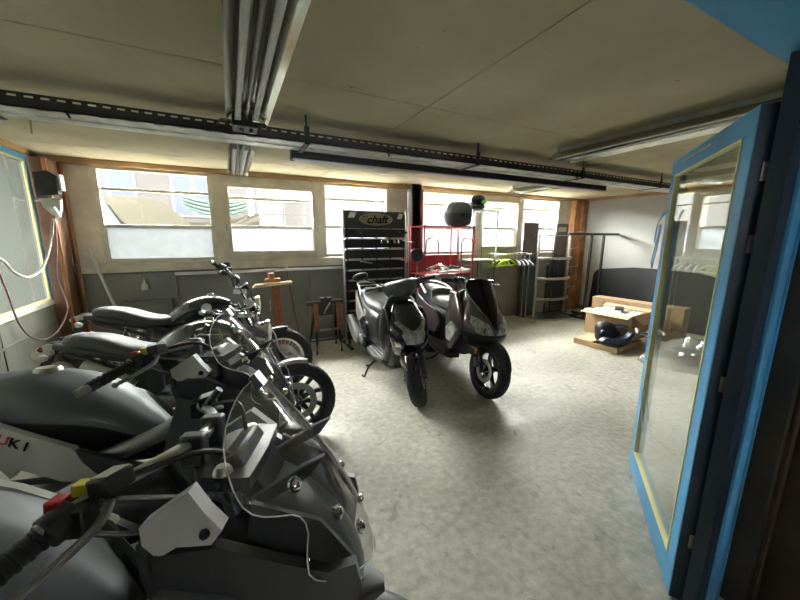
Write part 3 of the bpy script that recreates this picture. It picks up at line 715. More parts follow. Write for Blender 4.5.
# bike parts lying on it
def clutter(name, label, cat, loc, paths, m):
    o = new()
    for p, r in paths: add_tube(o, p, r, 8, 4)
    ob = mesh_obj(name, o, m, None); ob.location = loc; return tag(ob, label, cat)
clutter('fairing_bracket', 'tangled black motorcycle bracket lying on the red rack shelf', 'motorcycle part', (RX0 + .12, RY + .15, 1.032),
        [([(0, 0, .02), (.15, .02, .06), (.3, 0, .03), (.5, .03, .05), (.68, 0, .02)], .018), ([(.2, .05, .02), (.28, .1, .09), (.4, .06, .03)], .014), ([(.35, -.05, .02), (.45, -.04, .08), (.6, .05, .03)], .012)], 'charcoal')
clutter('chrome_bracket', 'bright chrome part lying at the left of the red rack shelf', 'motorcycle part', (RX0 + .10, RY + .02, 1.035),
        [([(0, 0, .015), (.1, .02, .07), (.2, .03, .09), (.3, .02, .06), (.38, 0, .02)], [.014, .02, .022, .02, .012]), ([(.14, -.03, .012), (.24, -.02, .04), (.34, .02, .012)], .012)], 'chrome')
clutter('red_lever', 'small red and silver part on the right of the red rack shelf', 'motorcycle part', (RX0 + .62, RY - .0, 1.03), [([(0, 0, .014), (.08, .01, .04), (.16, .02, .02), (.24, .02, .014)], .013)], 'white_plastic')
for z, n_, zz in ((.52, 2, .14), (.12, 2, .2)):
    for k in range(n_):
        o = box_obj('storage_box', (0, 0, 0), (.34, .3, zz), ('charcoal', 'board_black')[k % 2], None, .006); o.location = (RX0 + .06 + k * .42, RY + .06, z + .011)
        tag(o, 'dark storage box on the %s shelf of the red rack, %s' % ('middle' if z > .3 else 'lowest', ('left', 'right')[k]), 'box', 'boxes on the lower shelves of the red rack')
# top case
t = thing('top_case', 'rounded grey motorcycle top case on top of the red rack', 'top case', (3.27, 4.36, 1.812))
hb = new(); hullz(hb, [(0, 0, .10, .14), (.02, 0, .15, .20), (.10, .0, .185, .235), (.145, 0, .19, .24)], 3, 28, 2.6); mesh_obj('lower_shell', hb, 'charcoal', t)
hb = new(); hullz(hb, [(.152, 0, .19, .24), (.20, 0, .185, .235), (.26, 0, .155, .20), (.295, 0, .10, .14), (.305, 0, .04, .06)], 3, 28, 2.5); mesh_obj('lid', hb, 'grey_paint', t)
hb = new(); hullz(hb, [(.144, 0, .195, .245), (.153, 0, .195, .245)], 1, 28, 2.6); mesh_obj('seal', hb, 'black_plastic', t)
bm = new(); add_cyl(bm, (-.19, -.03, .12), (-.205, -.03, .12), .02, n=16); add_cyl(bm, (-.1, -.19, .14), (-.1, -.202, .14), .022, n=16); mesh_obj('lock', bm, 'chrome', t)
bm = new(); add_box(bm, (-.12, -.12, -.012), (.12, .12, .004)); mesh_obj('mounting_plate', bm, 'black_plastic', t, smooth=False, bevel=.004)
t.scale = (.92, .92, 1.18); t.rotation_euler.z = R(65); t.location = (3.21, 4.36, 1.722)

# ------------------------------------------------------------------ chrome display rack with helmet
t = thing('chrome_rack', 'slim chrome display rack with shelves right of the red rack', 'rack', (3.47, 4.30, 0))
W = .50; D = .36
for x in (0, W):
    for y in (0, D): tube_obj('post', [(x, y, .0), (x, y, 1.97)], .014, 'dull_metal', t, 10, 1)
for z in (1.97, 1.17, .68, .22):
    bm = new()
    for a, b in (((0, 0), (W, 0)), ((0, D), (W, D)), ((0, 0), (0, D)), ((W, 0), (W, D))): add_cyl(bm, (a[0], a[1], z), (b[0], b[1], z), .009, n=8)
    for k in range(1, 9): add_cyl(bm, (W * k / 9, 0, z), (W * k / 9, D, z), .003, n=5)
    mesh_obj('wire_shelf', bm, 'dull_metal', t)
bm = new(); add_box(bm, (.0, .0, 1.172), (W, D, 1.182)); mesh_obj('shelf_board', bm, 'silver_plastic', t, smooth=False)
for z in (1.45, 1.10, .60): tube_obj('hook_arm', [(-.005, 0, z), (-.16, -.02, z), (-.18, -.02, z + .03)], .006, 'dull_metal', t, 8, 2)

def helmet(name, label, loc, rz, shell, accent, visor='black_gloss', kind='full', pitch=0.0, s=1.0):
    t = thing(name, label, 'helmet', loc, rz, scale=s)
    t.rotation_euler = (0, pitch, rz)
    bm = new()
    hullz(bm, [(.0, .0, .105, .085), (.03, .005, .125, .10), (.08, .01, .135, .115), (.14, .0, .132, .118), (.19, -.01, .115, .105), (.225, -.015, .08, .072), (.243, -.018, .03, .03)], 3, 30, 2.1)
    mesh_obj('shell', bm, shell, t)
    bm = new()   # chin bar
    add_tube(bm, [(.0, .112, .055), (.08, .10, .04), (.145, .05, .035), (.155, 0, .033), (.145, -.05, .035), (.08, -.10, .04), (.0, -.112, .055)], .033, 12, 4)
    mesh_obj('chin_bar', bm, shell if kind == 'full' else accent, t)
    if kind == 'full':
        bm = new(); rings = []
        for i in range(13):
            th = R(-78 + i * 13); c, s_ = math.cos(th), math.sin(th)
            rings.append([V(.004 + (.140 + d) * c, (.122 + d) * s_, z) for z, d in ((.075, 0), (.10, .004), (.13, .003), (.155, -.003), (.155, -.008), (.13, -.003), (.10, -.002), (.075, -.005))])
        loft_rings(bm, rings); mesh_obj('visor', bm, visor, t)
    else:
        bm = new(); add_prism(bm, [(.04, -.09), (.20, -.075), (.235, 0), (.20, .075), (.04, .09)], lambda u, v: .175 - (u - .04) * -.12, lambda u, v: .187 - (u - .04) * -.12, 'xy', smooth=3); mesh_obj('peak', bm, accent, t)
        bm = new(); add_box(bm, (.10, -.08, .08), (.145, .08, .145)); mesh_obj('eye_port', bm, 'black_plastic', t, bevel=.02)
    bm = new()
    for s_ in (-1, 1): add_prism(bm, [(-.09, .10), (.02, .09), (.07, .11), (.0, .16), (-.08, .15)], s_ * .100, s_ * .124, smooth=3, inset=.01)
    mesh_obj('side_graphic', bm, accent, t)
    return t
helmet('motorcycle_helmet', 'black full face helmet with bright green trim on the top of the chrome rack', (3.66, 4.45, 1.982), R(-165), 'charcoal', 'green_gloss', s=1.0)

# ------------------------------------------------------------------ garment rail
GX0, GX1, GY, GZ = 4.05, 4.86, 4.38, 1.245
t = thing('garment_rail', 'low chrome garment rail standing between the chrome rack and the brown panels', 'clothes rail', (GX0, GY, 0))
W = GX1 - GX0
tube_obj('rail', [(-.04, 0, GZ), (W + .04, 0, GZ)], .013, 'galv', t, 10, 1); tube_obj('rail', [(-.04, .10, GZ + .02), (W + .04, .10, GZ + .02)], .010, 'galv', t, 10, 1)
for x in (0, W):
    tube_obj('upright', [(x, 0, .03), (x, 0, GZ)], .013, 'galv', t, 10, 1); tube_obj('upright', [(x, .1, .03), (x, .1, GZ + .02)], .010, 'galv', t, 10, 1)
    tube_obj('foot', [(x, -.24, .016), (x, .30, .016)], .014, 'galv', t, 10, 1)
tube_obj('base_bar', [(0, 0, .05), (W, 0, .05)], .012, 'galv', t, 10, 1)
def hanger(x, rz, m, label, group):
    o = new()
    add_tube(o, [(0, 0, 0), (0, .0, -.035), (0, 0, -.06)], .003, 8, 2); add_tube(o, [(0, 0, 0), (0, -.012, .018), (0, 0.0, .026), (0, .014, .012)], .003, 8, 4)
    for s in (-1, 1): add_tube(o, [(0, 0, -.06), (s * .10, 0, -.09), (s * .19, .01, -.135), (s * .21, .015, -.16)], [.012, .015, .016, .012], 10, 3)
    add_tube(o, [(-.19, .01, -.14), (0, .0, -.15), (.19, .01, -.14)], .008, 8, 3)
    ob = mesh_obj('clothes_hanger', o, m, None); ob.location = (GX0 + x, GY, GZ - .010); ob.rotation_euler.z = rz; ob.scale = (1.2,) * 3
    return tag(ob, label, 'hanger', group)
for i, (x, rz, w) in enumerate(((.08, R(14), 'leftmost of the three, by the rail end'), (.20, R(22), 'middle of the three'), (.30, R(8), 'rightmost of the three, nearest the black hangers'))):
    hanger(x, rz, 'lime', 'bright lime green hanger on the low rail, %s' % w, 'lime green clothes hangers')
for i, x in enumerate((.46, .54, .62, .70)):
    hanger(x, R(70 + i * 5), 'black_plastic', 'black clothes hanger on the low rail, %s of four' % ('leftmost', 'second', 'third', 'rightmost')[i], 'black clothes hangers')

# ------------------------------------------------------------------ tall brown display panels and curved chrome stand
for i, (x0, x1) in enumerate(((5.02, 5.38), (5.90, 6.24))):
    t = thing('display_tower', 'tall dark brown display panel %s the curved chrome stand' % ('left of', 'at the right behind')[i], 'display panel', (x0, 4.68, 0), group='tall brown display panels')
    box_obj('panel', (0, 0, .02), (x1 - x0, .03, 1.82), 'panel_brown', t, .003)
    box_obj('lower_panel', (.01, -.006, .05), (x1 - x0 - .01, 0, 1.20), 'charcoal', t, .002)
    box_obj('foot', (-.02, -.14, 0), (x1 - x0 + .02, .08, .02), 'charcoal', t, .003)
    if i == 1:
        bm = new(); add_box(bm, (.04, -.008, 1.66), (.27, 0, 1.75)); mesh_obj('label_plate', bm, 'silver_grey', t, smooth=False, bevel=.002)
    else:
        bm = new()
        for k in range(5): add_box(bm, (.06 + k * .055, -.006, 1.50), (.075 + k * .055, 0, 1.62))
        mesh_obj('grille', bm, 'charcoal', t, smooth=False)
t = thing('curved_display_stand', 'curved chrome display stand with shelf bars and hooks by the wooden corner post', 'display stand', (5.12, 4.42, 0))
W = .86
for x, y in ((0, 0), (W, 0)): 
    bm = new(); add_box(bm, (x - .02, y - .015, .02), (x + .02, y + .015, 1.60)); mesh_obj('upright', bm, 'galv', t, smooth=False, bevel=.003)
bm = new(); add_box(bm, (W * .5 - .015, .10, .02), (W * .5 + .015, .13, 1.0)); mesh_obj('upright', bm, 'charcoal', t, smooth=False, bevel=.003)
for z in (1.58, 1.17, .79, .40):
    bm = new(); pts = [(W / 2 - W / 2 * math.cos(a * PI / 8), -.22 * math.sin(a * PI / 8) if z < 1.5 else -.0, z) for a in range(9)]
    add_tube(bm, pts, .013, 8, 3); 
    if z < 1.5: add_tube(bm, [(p[0], p[1], p[2] - .025) for p in pts], .010, 8, 3)
    mesh_obj('shelf_bar', bm, 'galv', t)
bm = new(); pts = [(W / 2 - (W / 2 + .06) * math.cos(a * PI / 12), -.30 * math.sin(a * PI / 12)) for a in range(13)]; add_prism(bm, pts + [(W + .06, .16), (-.06, .16)], 0, .025, 'xy'); mesh_obj('base', bm, 'steel', t, smooth=False, bevel=.004)
for z, L in ((1.65, .30), (1.34, .12), (.98, .22), (.58, .18)):
    tube_obj('hook', [(W - .04, -.02, z - .03), (W + .02, -.06, z), (W + L * .7, -.10, z + .01), (W + L * .72, -.10, z + .035)], .007, 'galv', t, 8, 2)
    tube_obj('hook', [(W * .5, .10, z - .3), (W * .5 - .14, .04, z - .3)], .006, 'galv', t, 8, 2) if z < 1.5 else None

# ------------------------------------------------------------------ black T frames
t = thing('black_frame_rack', 'black steel T-shaped frame rack standing before the white wall', 'rack', (5.93, 3.95, 0))
bm = new(); add_box(bm, (-.62, -.02, 1.585), (.80, .02, 1.625)); mesh_obj('top_bar', bm, 'black_satin', t, smooth=False, bevel=.004)
for x in (0, .36):
    bm = new(); add_box(bm, (x - .018, -.018, .04), (x + .018, .018, 1.585)); mesh_obj('upright', bm, 'black_satin', t, smooth=False, bevel=.003)
    bm = new(); add_box(bm, (x - .022, -.34, 0), (x + .022, .50, .04)); mesh_obj('foot', bm, 'black_satin', t, smooth=False, bevel=.003)
bm = new(); add_box(bm, (0, .28, .0), (.36, .32, .038)); add_box(bm, (0, -.12, .0), (.36, -.08, .038)); mesh_obj('base_bar', bm, 'black_satin', t, smooth=False, bevel=.003)

# ------------------------------------------------------------------ black board leaning on the right wall
bm = new()
y0, y1, z1 = 2.05, 4.36, 1.0; r = .16; pts = []
for cx, cz, a0 in ((y1 - r, .0 + r, -90), (y1 - r, z1 - r - .08, 0)):
    for k in range(7): a = R(a0 + k * 15); pts.append((cx + r * math.cos(a), cz + r * math.sin(a)))
pts += [(3.6, z1 - .005), (3.1, z1), (2.6, z1 - .02)]
for cx, cz, a0 in ((y0 + r, z1 - r - .10, 90), (y0 + r, .0 + r, 180)):
    for k in range(7): a = R(a0 + k * 15); pts.append((cx + r * math.cos(a), cz + r * math.sin(a)))
add_prism(bm, pts, lambda u, v: 6.66 + .09 * v - .0, lambda u, v: 6.685 + .09 * v, 'yz')
tag(mesh_obj('black_board', bm, 'board_black', None, smooth=False, bevel=.006), 'wide black rounded board leaning against the white wall behind the boxes', 'board')

# ------------------------------------------------------------------ cardboard boxes
t = thing('flat_carton', 'flattened cardboard tray on the floor under the dark helmet', 'box', (4.54, 2.49, 0), math.atan2(.07, .66))
bm = new(); a, b, h, th = .72, .60, .075, .006
add_box(bm, (0, 0, 0), (a, b, th))
for q in ((0, a, 0, th), (0, a, b - th, b), (0, th, 0, b), (a - th, a, 0, b)): add_box(bm, (q[0], q[2], 0), (q[1], q[3], h))
mesh_obj('tray', bm, 'cardboard', t, smooth=False)
bm = new(); add_box(bm, (.03, .36, h - .004), (.5, b - .0, h + .002), rot=(R(1), R(-1), 0)); mesh_obj('flap', bm, 'cardboard_in', t, smooth=False)
bm = new(); add_box(bm, (.10, -.003, .02), (.16, 0, .055)); mesh_obj('sticker', bm, 'paper', t, smooth=False)
t = thing('open_carton', 'open cardboard box full of packing paper, behind the helmet', 'box', (4.98, 2.58, .0), R(5))
bm = new(); a, b, h = .50, .66, .46
for q in ((0, a, 0, th), (0, a, b - th, b), (0, th, 0, b), (a - th, a, 0, b)): add_box(bm, (q[0], q[2], .082), (q[1], q[3], h))
add_box(bm, (0, 0, .082), (a, b, .09)); mesh_obj('carton', bm, 'cardboard', t, smooth=False)
bm = new(); add_box(bm, (-.16, 0, h - .002), (0, b, h + .003), rot=(0, R(-12), 0), about=(0, 0, h)); mesh_obj('flap', bm, 'cardboard_in', t, smooth=False)
bm = new(); add_box(bm, (0, -.17, h - .002), (a, 0, h + .003), rot=(R(35), 0, 0), about=(0, 0, h)); mesh_obj('flap', bm, 'cardboard_in', t, smooth=False)
bm = new(); add_box(bm, (a, 0, h - .002), (a + .12, b, h + .003), rot=(0, R(-10), 0), about=(a, 0, h)); mesh_obj('flap', bm, 'cardboard_in', t, smooth=False)
bm = new(); n = 16; g = []
for i in range(n):
    g.append([V(.012 + (a - .024) * i / (n - 1), .012 + (b - .024) * j / (n - 1), h - .03 + random.uniform(-.018, .03)) for j in range(n)])
loft_rings(bm, g, closed=False, cap=False); o = mesh_obj('crumpled_paper', bm, 'paper', None, smooth=True, angle=15)
o.location = t.location; o.rotation_euler = t.rotation_euler; tag(o, 'crumpled pale packing paper filling the open cardboard box', 'paper')
o = box_obj('dark_pouch', (-.11, -.06, 0), (.11, .06, .03), 'black_plastic', None, .012); o.location = (5.2, 2.9, .475); o.rotation_euler.z = .5; tag(o, 'small dark pouch lying on the packing paper in the open box', 'pouch')
t = thing('long_carton', 'long closed cardboard box standing between the open box and the black board', 'box', (6.02, 2.35, 0), R(97))
box_obj('carton', (0, 0, 0), (1.30, .24, .53), 'cardboard', t, .004)
bm = new()
for x in (.16, .72, 1.08): add_box(bm, (x, .2395, .40), (x + .05, .2412, .50))
add_box(bm, (0, .10, .5295), (1.30, .14, .5312)); mesh_obj('packing_tape', bm, 'beige_peel', t, smooth=False)
t = thing('motorcycle_helmet', '', 'helmet')
bpy.data.objects.remove(t)
helmet('motocross_helmet', 'black and navy motocross helmet with a peak on the flat cardboard tray', (4.76, 2.80, .085), R(-45), 'black_plastic', 'navy', kind='cross', s=1.12)
bm = new(); add_prism(bm, [(-.20, .02), (-.17, -.02), (.0, -.05), (.16, -.03), (.22, .06), (.26, .12), (.22, .14), (.14, .06), (.0, .03), (-.12, .06)], -.05, .05, smooth=3)
o = mesh_obj('goggles', bm, 'navy', None, bevel=.01); o.location = (4.63, 2.60, .13); o.rotation_euler.z = R(-25); tag(o, 'navy curved visor piece with white edge leaning at the front of the helmet', 'visor')
# plastic wrapped parts
t = thing('wrapped_parts', 'pile of parts in crumpled clear plastic film, seen through the door glass', 'wrapped parts', (5.0, 1.85, 0))
bm = new()
st = []
for i in range(40):
    x = -.60 + i * .031; q = 1 - abs((i - 19.5) / 20.5) ** 2.2
    st.append([V(x + random.uniform(-.01, .01), -.36 * q * math.cos(a * PI / 23) * (1 + random.uniform(-.10, .10)), max(.004, (.26 * q * math.sin(a * PI / 23)) * (1 + .25 * math.sin(i * .9 + a * .7) + random.uniform(-.14, .14)))) for a in range(24)])
loft_rings(bm, st, closed=True, cap=False); mesh_obj('plastic_film', bm, 'wrap_film', t, angle=12)
bm = new(); hullx(bm, [(-.40, .06, .08, .05), (-.2, .09, .22, .085), (.2, .085, .24, .08), (.42, .06, .12, .05)], 3, 20, 3); mesh_obj('fairing_part', bm, 'grey_paint', t)
t.rotation_euler.z = R(-35)

# blue barrier tape knotted round the door edge + a loose end
def ribbon(name, pts, w, m, label):
    o = new(); P = crom(pts, 6); rings = []
    for i, p in enumerate(P):
        a = .5 * math.sin(i * .35); d = V(math.cos(a) * w * .79, math.cos(a) * w * .61, math.sin(a) * w); nn = V(-.61, .79, 0) * .0012
        c = V(*p); rings.append([c - d + nn, c + d + nn, c + d - nn, c - d - nn])
    loft_rings(o, rings); return tag(mesh_obj(name, o, m, None), label, 'tape')
def DL(u, off, z): return (1.59 + .79 * u - .61 * off, .53 + .61 * u + .79 * off, z)
ribbon('blue_ribbon', [DL(.80, .02, 1.70), DL(.87, .03, 1.68), DL(.93, .035, 1.64), DL(.985, .03, 1.60), DL(.99, .03, 1.52), DL(.95, .035, 1.60), DL(.90, .03, 1.62), DL(.93, .03, 1.54), DL(.97, .03, 1.46), DL(1.0, .03, 1.40), DL(.965, .03, 1.37), DL(.93, .03, 1.44), DL(.90, .03, 1.54), DL(.88, .03, 1.62)], .014, 'blue_tape', 'blue plastic ribbon knotted round the free edge of the blue door')
ribbon('tape_strip', [DL(.88, .006, .60), DL(.86, .006, .54), DL(.79, .006, .46), DL(.70, .006, .40), DL(.64, .006, .365)], .009, 'blue_tape', 'short strip of blue tape stuck low on the door glass')

# ------------------------------------------------------------------ outside
bm = new(); add_box(bm, (-14, YB + .3, -.6), (22, 22, -.5)); struct('ground_outside', bm, 'outer_ground')
def facade(name, label, x0, x1, y, z1, m, wins, zbase=-.5):
    t = thing(name, label, 'building', ((x0 + x1) / 2, y, zbase))
    o = -(x0 + x1) / 2
    bm = new(); add_box(bm, (x0 + o, 0, 0), (x1 + o, 1.2, z1 - zbase)); mesh_obj('wall', bm, m, t, smooth=False)
    for (a, b, c, d) in wins:
        bm = new(); add_box(bm, (a + o, -.02, c - zbase), (b + o, .0, d - zbase)); p = mesh_obj('window', bm, 'outer_white' if m != 'outer_bright' else 'outer_bright', t, smooth=False)
        bm = new(); add_box(bm, (a + o + .05, -.03, c - zbase + .05), ((a + b) / 2 + o - .03, -.02, d - zbase - .05)); add_box(bm, ((a + b) / 2 + o + .03, -.03, c - zbase + .05), (b + o - .05, -.02, d - zbase - .05)); mesh_obj('pane', bm, 'outer_glass' if m != 'outer_bright' else 'outer_wall', p, smooth=False)
    return t
facade('neighbour_house', 'pale pinkish house wall seen through the top of the left window', -4.8, .4, 7.6, 3.6, 'outer_wall', [(-3.6, -2.7, 1.9, 3.1), (-2.2, -1.4, 1.9, 3.1), (-.9, -.2, 1.9, 3.1)])
facade('street_building', 'long pale building across the yard, seen bright through the middle and right windows', .6, 19, 8.6, 2.95, 'outer_bright', [(1.2 + 2.4 * k, 2.2 + 2.4 * k, 1.2, 2.4) for k in range(7)])
# hanging tarp outside window 1
t = thing('tarp', 'beige and green tarpaulin draped outside the left window', 'tarpaulin', (-1.6, 6.3, .0))
def swag(x0, x1, zt, m, drop, wid, sh=0.0):
    bm = new(); rings = []
    for i in range(31):
        u = i / 30; x = x0 + (x1 - x0) * u
        z0 = zt - drop * math.sin(PI * (u * .75 + .1)) + sh * u
        rings.append([V(x, -.022 * math.sin(j * 1.5 + i * .1), z0 - wid * j / 14 * (1 + .3 * math.sin(u * 3))) for j in range(15)])
    loft_rings(bm, rings, closed=False, cap=False)
    o = mesh_obj('tarp_cloth', bm, m, t, angle=80); s = o.modifiers.new('thickness', 'SOLIDIFY'); s.thickness = .01; return o
swag(-.05, 2.1, 2.15, 'tarp_beige', .35, .42, -.05); swag(1.0, 1.9, 2.20, 'tarp_green', .12, .16); swag(.2, 1.9, 1.95, 'tarp_beige', .40, .30, .15); 
bm = new(); add_prism(bm, [(-.15, 2.1), (.02, 2.12), (.34, 1.45), (.20, 1.40)], -.12, -.10); mesh_obj('tarp_edge', bm, 'tarp_green', t, smooth=False)
bm = new(); add_prism(bm, [(.05, 2.1), (.75, 2.05), (1.2, 1.45), (.45, 1.5)], -.10, -.06, smooth=2); mesh_obj('tarp_fold', bm, 'tarp_beige', t)
bm = new()
for x in (-.2, 2.1): add_cyl(bm, (x, 0, -.5), (x, 0, 2.3), .03, n=10)
add_cyl(bm, (-.3, 0, 2.2), (2.2, 0, 2.2), .02, n=10); mesh_obj('post', bm, 'outer_white', t)
t = thing('parked_van', 'white and red vehicle corner seen through the left window', 'vehicle', (-2.6, 6.0, -.5))
bm = new(); add_box(bm, (-1.5, 0, .3), (.55, 1.5, 2.35)); mesh_obj('body', bm, 'outer_white', t, smooth=False, bevel=.08)
bm = new(); add_box(bm, (-1.5, -.01, 2.02), (.54, .02, 2.16)); mesh_obj('stripe', bm, 'outer_red', t, smooth=False)
for x in (-1.0, .1):
    bm = new(); add_lathe(bm, [(.0, -.1), (.2, -.1), (.34, -.08), (.36, 0), (.34, .1), (0, .1)], (x, .12, .36), (0, 1, 0), 24); mesh_obj('wheel', bm, 'tire', t)
# ------------------------------------------------------------------ vehicle helpers
I4 = Matrix.Identity(4)
def steer_matrix(pivot, rake, ang):
    """rotation by ang about the steering axis through pivot (x,0,z) leaning back by rake"""
    ax = Vector((-math.sin(rake), 0, math.cos(rake))); p = Vector(pivot)
    return Matrix.Translation(p) @ Matrix.Rotation(ang, 4, ax) @ Matrix.Translation(-p)
def part(name, bm, m, parent, X=None, **k):
    if X is not None: bmesh.ops.transform(bm, matrix=X, verts=bm.verts)
    return mesh_obj(name, bm, m, parent, **k)
def patch(bm, outline, f, off0=-.006, off1=.006, plane='yz', smooth=0, rings=5, mi=0):
    """curved plate: outline (u,v) laid on the surface f(u,v) with thickness"""
    if smooth: outline = crom(list(outline) + [outline[0]], smooth)[:-1]
    cu = sum(p[0] for p in outline) / len(outline); cv = sum(p[1] for p in outline) / len(outline)
    def mk(u, v, w): return {'xz': Vector((u, w, v)), 'xy': Vector((u, v, w)), 'yz': Vector((w, u, v))}[plane]
    def ring(s, o): return [mk(cu + (u - cu) * s, cv + (v - cv) * s, f(cu + (u - cu) * s, cv + (v - cv) * s) + o) for u, v in outline]
    R_ = [ring(.02, off0)] + [ring(s / rings, off0) for s in range(1, rings + 1)] + [ring(s / rings, off1) for s in range(rings, 0, -1)] + [ring(.02, off1)]
    loft_rings(bm, R_, mi=mi); return bm
def hully(bm, st, k=3, n=18, e=2.3, mi=0):
    """stations (y, xc, zc, dx, dz)"""
    s = crom(st, k)
    loft_rings(bm, [sring(V(p[1], p[0], p[2]), V(1, 0, 0), V(0, 0, 1), max(p[3], .001), max(p[4], .001), n, e) for p in s], mi=mi); return bm
def fender(bm, c, r, a0, a1, w, th=.006, drop=.03, n=18, y=0.0):
    rings = []
    for i in range(n + 1):
        t = i / n; a = R(a0 + (a1 - a0) * t); q = math.sin(PI * min(1, max(0, t * .92 + .04))) ** .35
        ww = w * q; row = []
        m = 9
        for k in range(m): u = -1 + 2 * k / (m - 1); rr = r - drop * u ** 4; row.append(V(c[0] + rr * math.cos(a), y + ww * u, c[2] + rr * math.sin(a)))
        for k in range(m): u = 1 - 2 * k / (m - 1); rr = r + th - drop * u ** 4 * .9; row.append(V(c[0] + rr * math.cos(a), y + (ww + th) * u, c[2] + rr * math.sin(a)))
        rings.append(row)
    loft_rings(bm, rings); return bm
def wheel(parent, name, c, r, w, X=None, spokes=5, style='cast', rim='black_satin', disc=1, disc_r=.11, rimr=None, hubm='engine'):
    rimr = rimr or r * .68
    bm = new()
    prof = [(rimr - .004, -w * .38), (rimr + .012, -w * .46), (r * .86, -w * .5), (r * .95, -w * .40), (r * .99, -w * .18), (r, 0), (r * .99, w * .18), (r * .95, w * .40), (r * .86, w * .5), (rimr + .012, w * .46), (rimr - .004, w * .38)]
    prof += [(rimr - .004, 0)]
    add_lathe(bm, prof, c, (0, 1, 0), 48, closed_prof=True)
    for i in range(40):   # tread grooves as raised blocks
        a = i * 2 * PI / 40; d = V(math.cos(a), 0, math.sin(a)); tt = V(-math.sin(a), 0, math.cos(a)); cc = Vector(c)
        for s in (-1, 1):
            p0 = cc + d * (r * .992) + V(0, s * w * .10, 0) + tt * .004; p1 = cc + d * (r * .957) + V(0, s * w * .38, 0) + tt * (-.012)
            add_cyl(bm, p0, p1, .0045, n=4)
    # hub + rim carry the name of the wheel, tyre and disc hang below
    bm2 = new(); rw = w * .40
    add_lathe(bm2, [(rimr, -rw), (rimr + .006, -rw), (rimr + .006, rw), (rimr, rw), (rimr - .012, rw * .8), (rimr - .022, rw * .3), (rimr - .022, -rw * .3), (rimr - .012, -rw * .8)], c, (0, 1, 0), 44, closed_prof=True)
    add_lathe(bm2, [(.0, -w * .5), (.03, -w * .5), (.038, -w * .36), (.038, w * .36), (.03, w * .5), (0, w * .5)], c, (0, 1, 0), 20)
    cc = Vector(c)
    if style == 'cast':
        for i in range(spokes):
            a = i * 2 * PI / spokes + .3; d = V(math.cos(a), 0, math.sin(a)); t = V(-math.sin(a), 0, math.cos(a)); y = V(0, 1, 0)
            rg = []
            for q, ww, dd in ((.02, .020, .020), (.05, .020, .018), (rimr * .55, .013, .014), (rimr - .02, .017, .016), (rimr - .008, .026, .02)):
                p = cc + d * q + t * (.012 * math.sin(q / rimr * PI)); rg.append([p + t * ww + y * dd, p - t * ww + y * dd, p - t * ww - y * dd, p + t * ww - y * dd])
            loft_rings(bm2, rg)
    else:
        for i in range(spokes):
            a = i * 2 * PI / spokes; s = 1 if i % 2 else -1; b = a + (.32 if (i // 2) % 2 else -.32)
            p0 = cc + V(math.cos(b), 0, math.sin(b)) * .036 + V(0, s * w * .30, 0); p1 = cc + V(math.cos(a), 0, math.sin(a)) * (rimr - .014); add_cyl(bm2, p0, p1, .0028, n=5)
    wo = part(name, bm2, rim, parent, X)
    part('tire', bm, 'tire', wo, X, angle=50)
    if disc:
        for s in ((-1, 1) if disc == 2 else (disc,)):
            bm = new(); yo = s * w * .52
            add_lathe(bm, [(disc_r * .66, yo - .002), (disc_r, yo - .002), (disc_r, yo + .002), (disc_r * .66, yo + .002)], c, (0, 1, 0), 36, closed_prof=True)
            for i in range(5):
                a = i * 2 * PI / 5; add_cyl(bm, cc + V(math.cos(a) * .03, yo * .9, math.sin(a) * .03), cc + V(math.cos(a + .25) * disc_r * .72, yo, math.sin(a + .25) * disc_r * .72), .005, n=6)
            part('brake_disc', bm, 'engine_light', wo, X)
    return wo
def mirror(parent, base, mid, head, s, X, shape=(.075, .052), hm='black_plastic', yawm=0.0, stem='black_satin'):
    """stem from base over mid to head; glass faces the rider (-x)"""
    bm = new(); add_tube(bm, [base, mid, head], [.007, .006, .007], 8, 4)
    st = part('mirror', bm, stem, parent, X)
    bm = new(); c = Vector(head); u = V(math.sin(yawm) * s, math.cos(yawm), 0); f = V(math.cos(yawm), -math.sin(yawm) * s, 0); z = V(0, 0, 1)
    rg = [sring(c + f * a, u, z, shape[0] * b, shape[1] * b, 24, 2.3) for a, b in ((-.012, .93), (-.014, 1), (.0, 1), (.014, .86), (.024, .6), (.03, .2))]
    loft_rings(bm, rg); part('mirror_shell', bm, hm, st, X)
    bm = new(); loft_rings(bm, [sring(c + f * a, u, z, shape[0] * .9, shape[1] * .9, 24, 2.3) for a in (-.0145, -.0165)]); part('mirror_glass', bm, 'chrome', st, X)
    return st
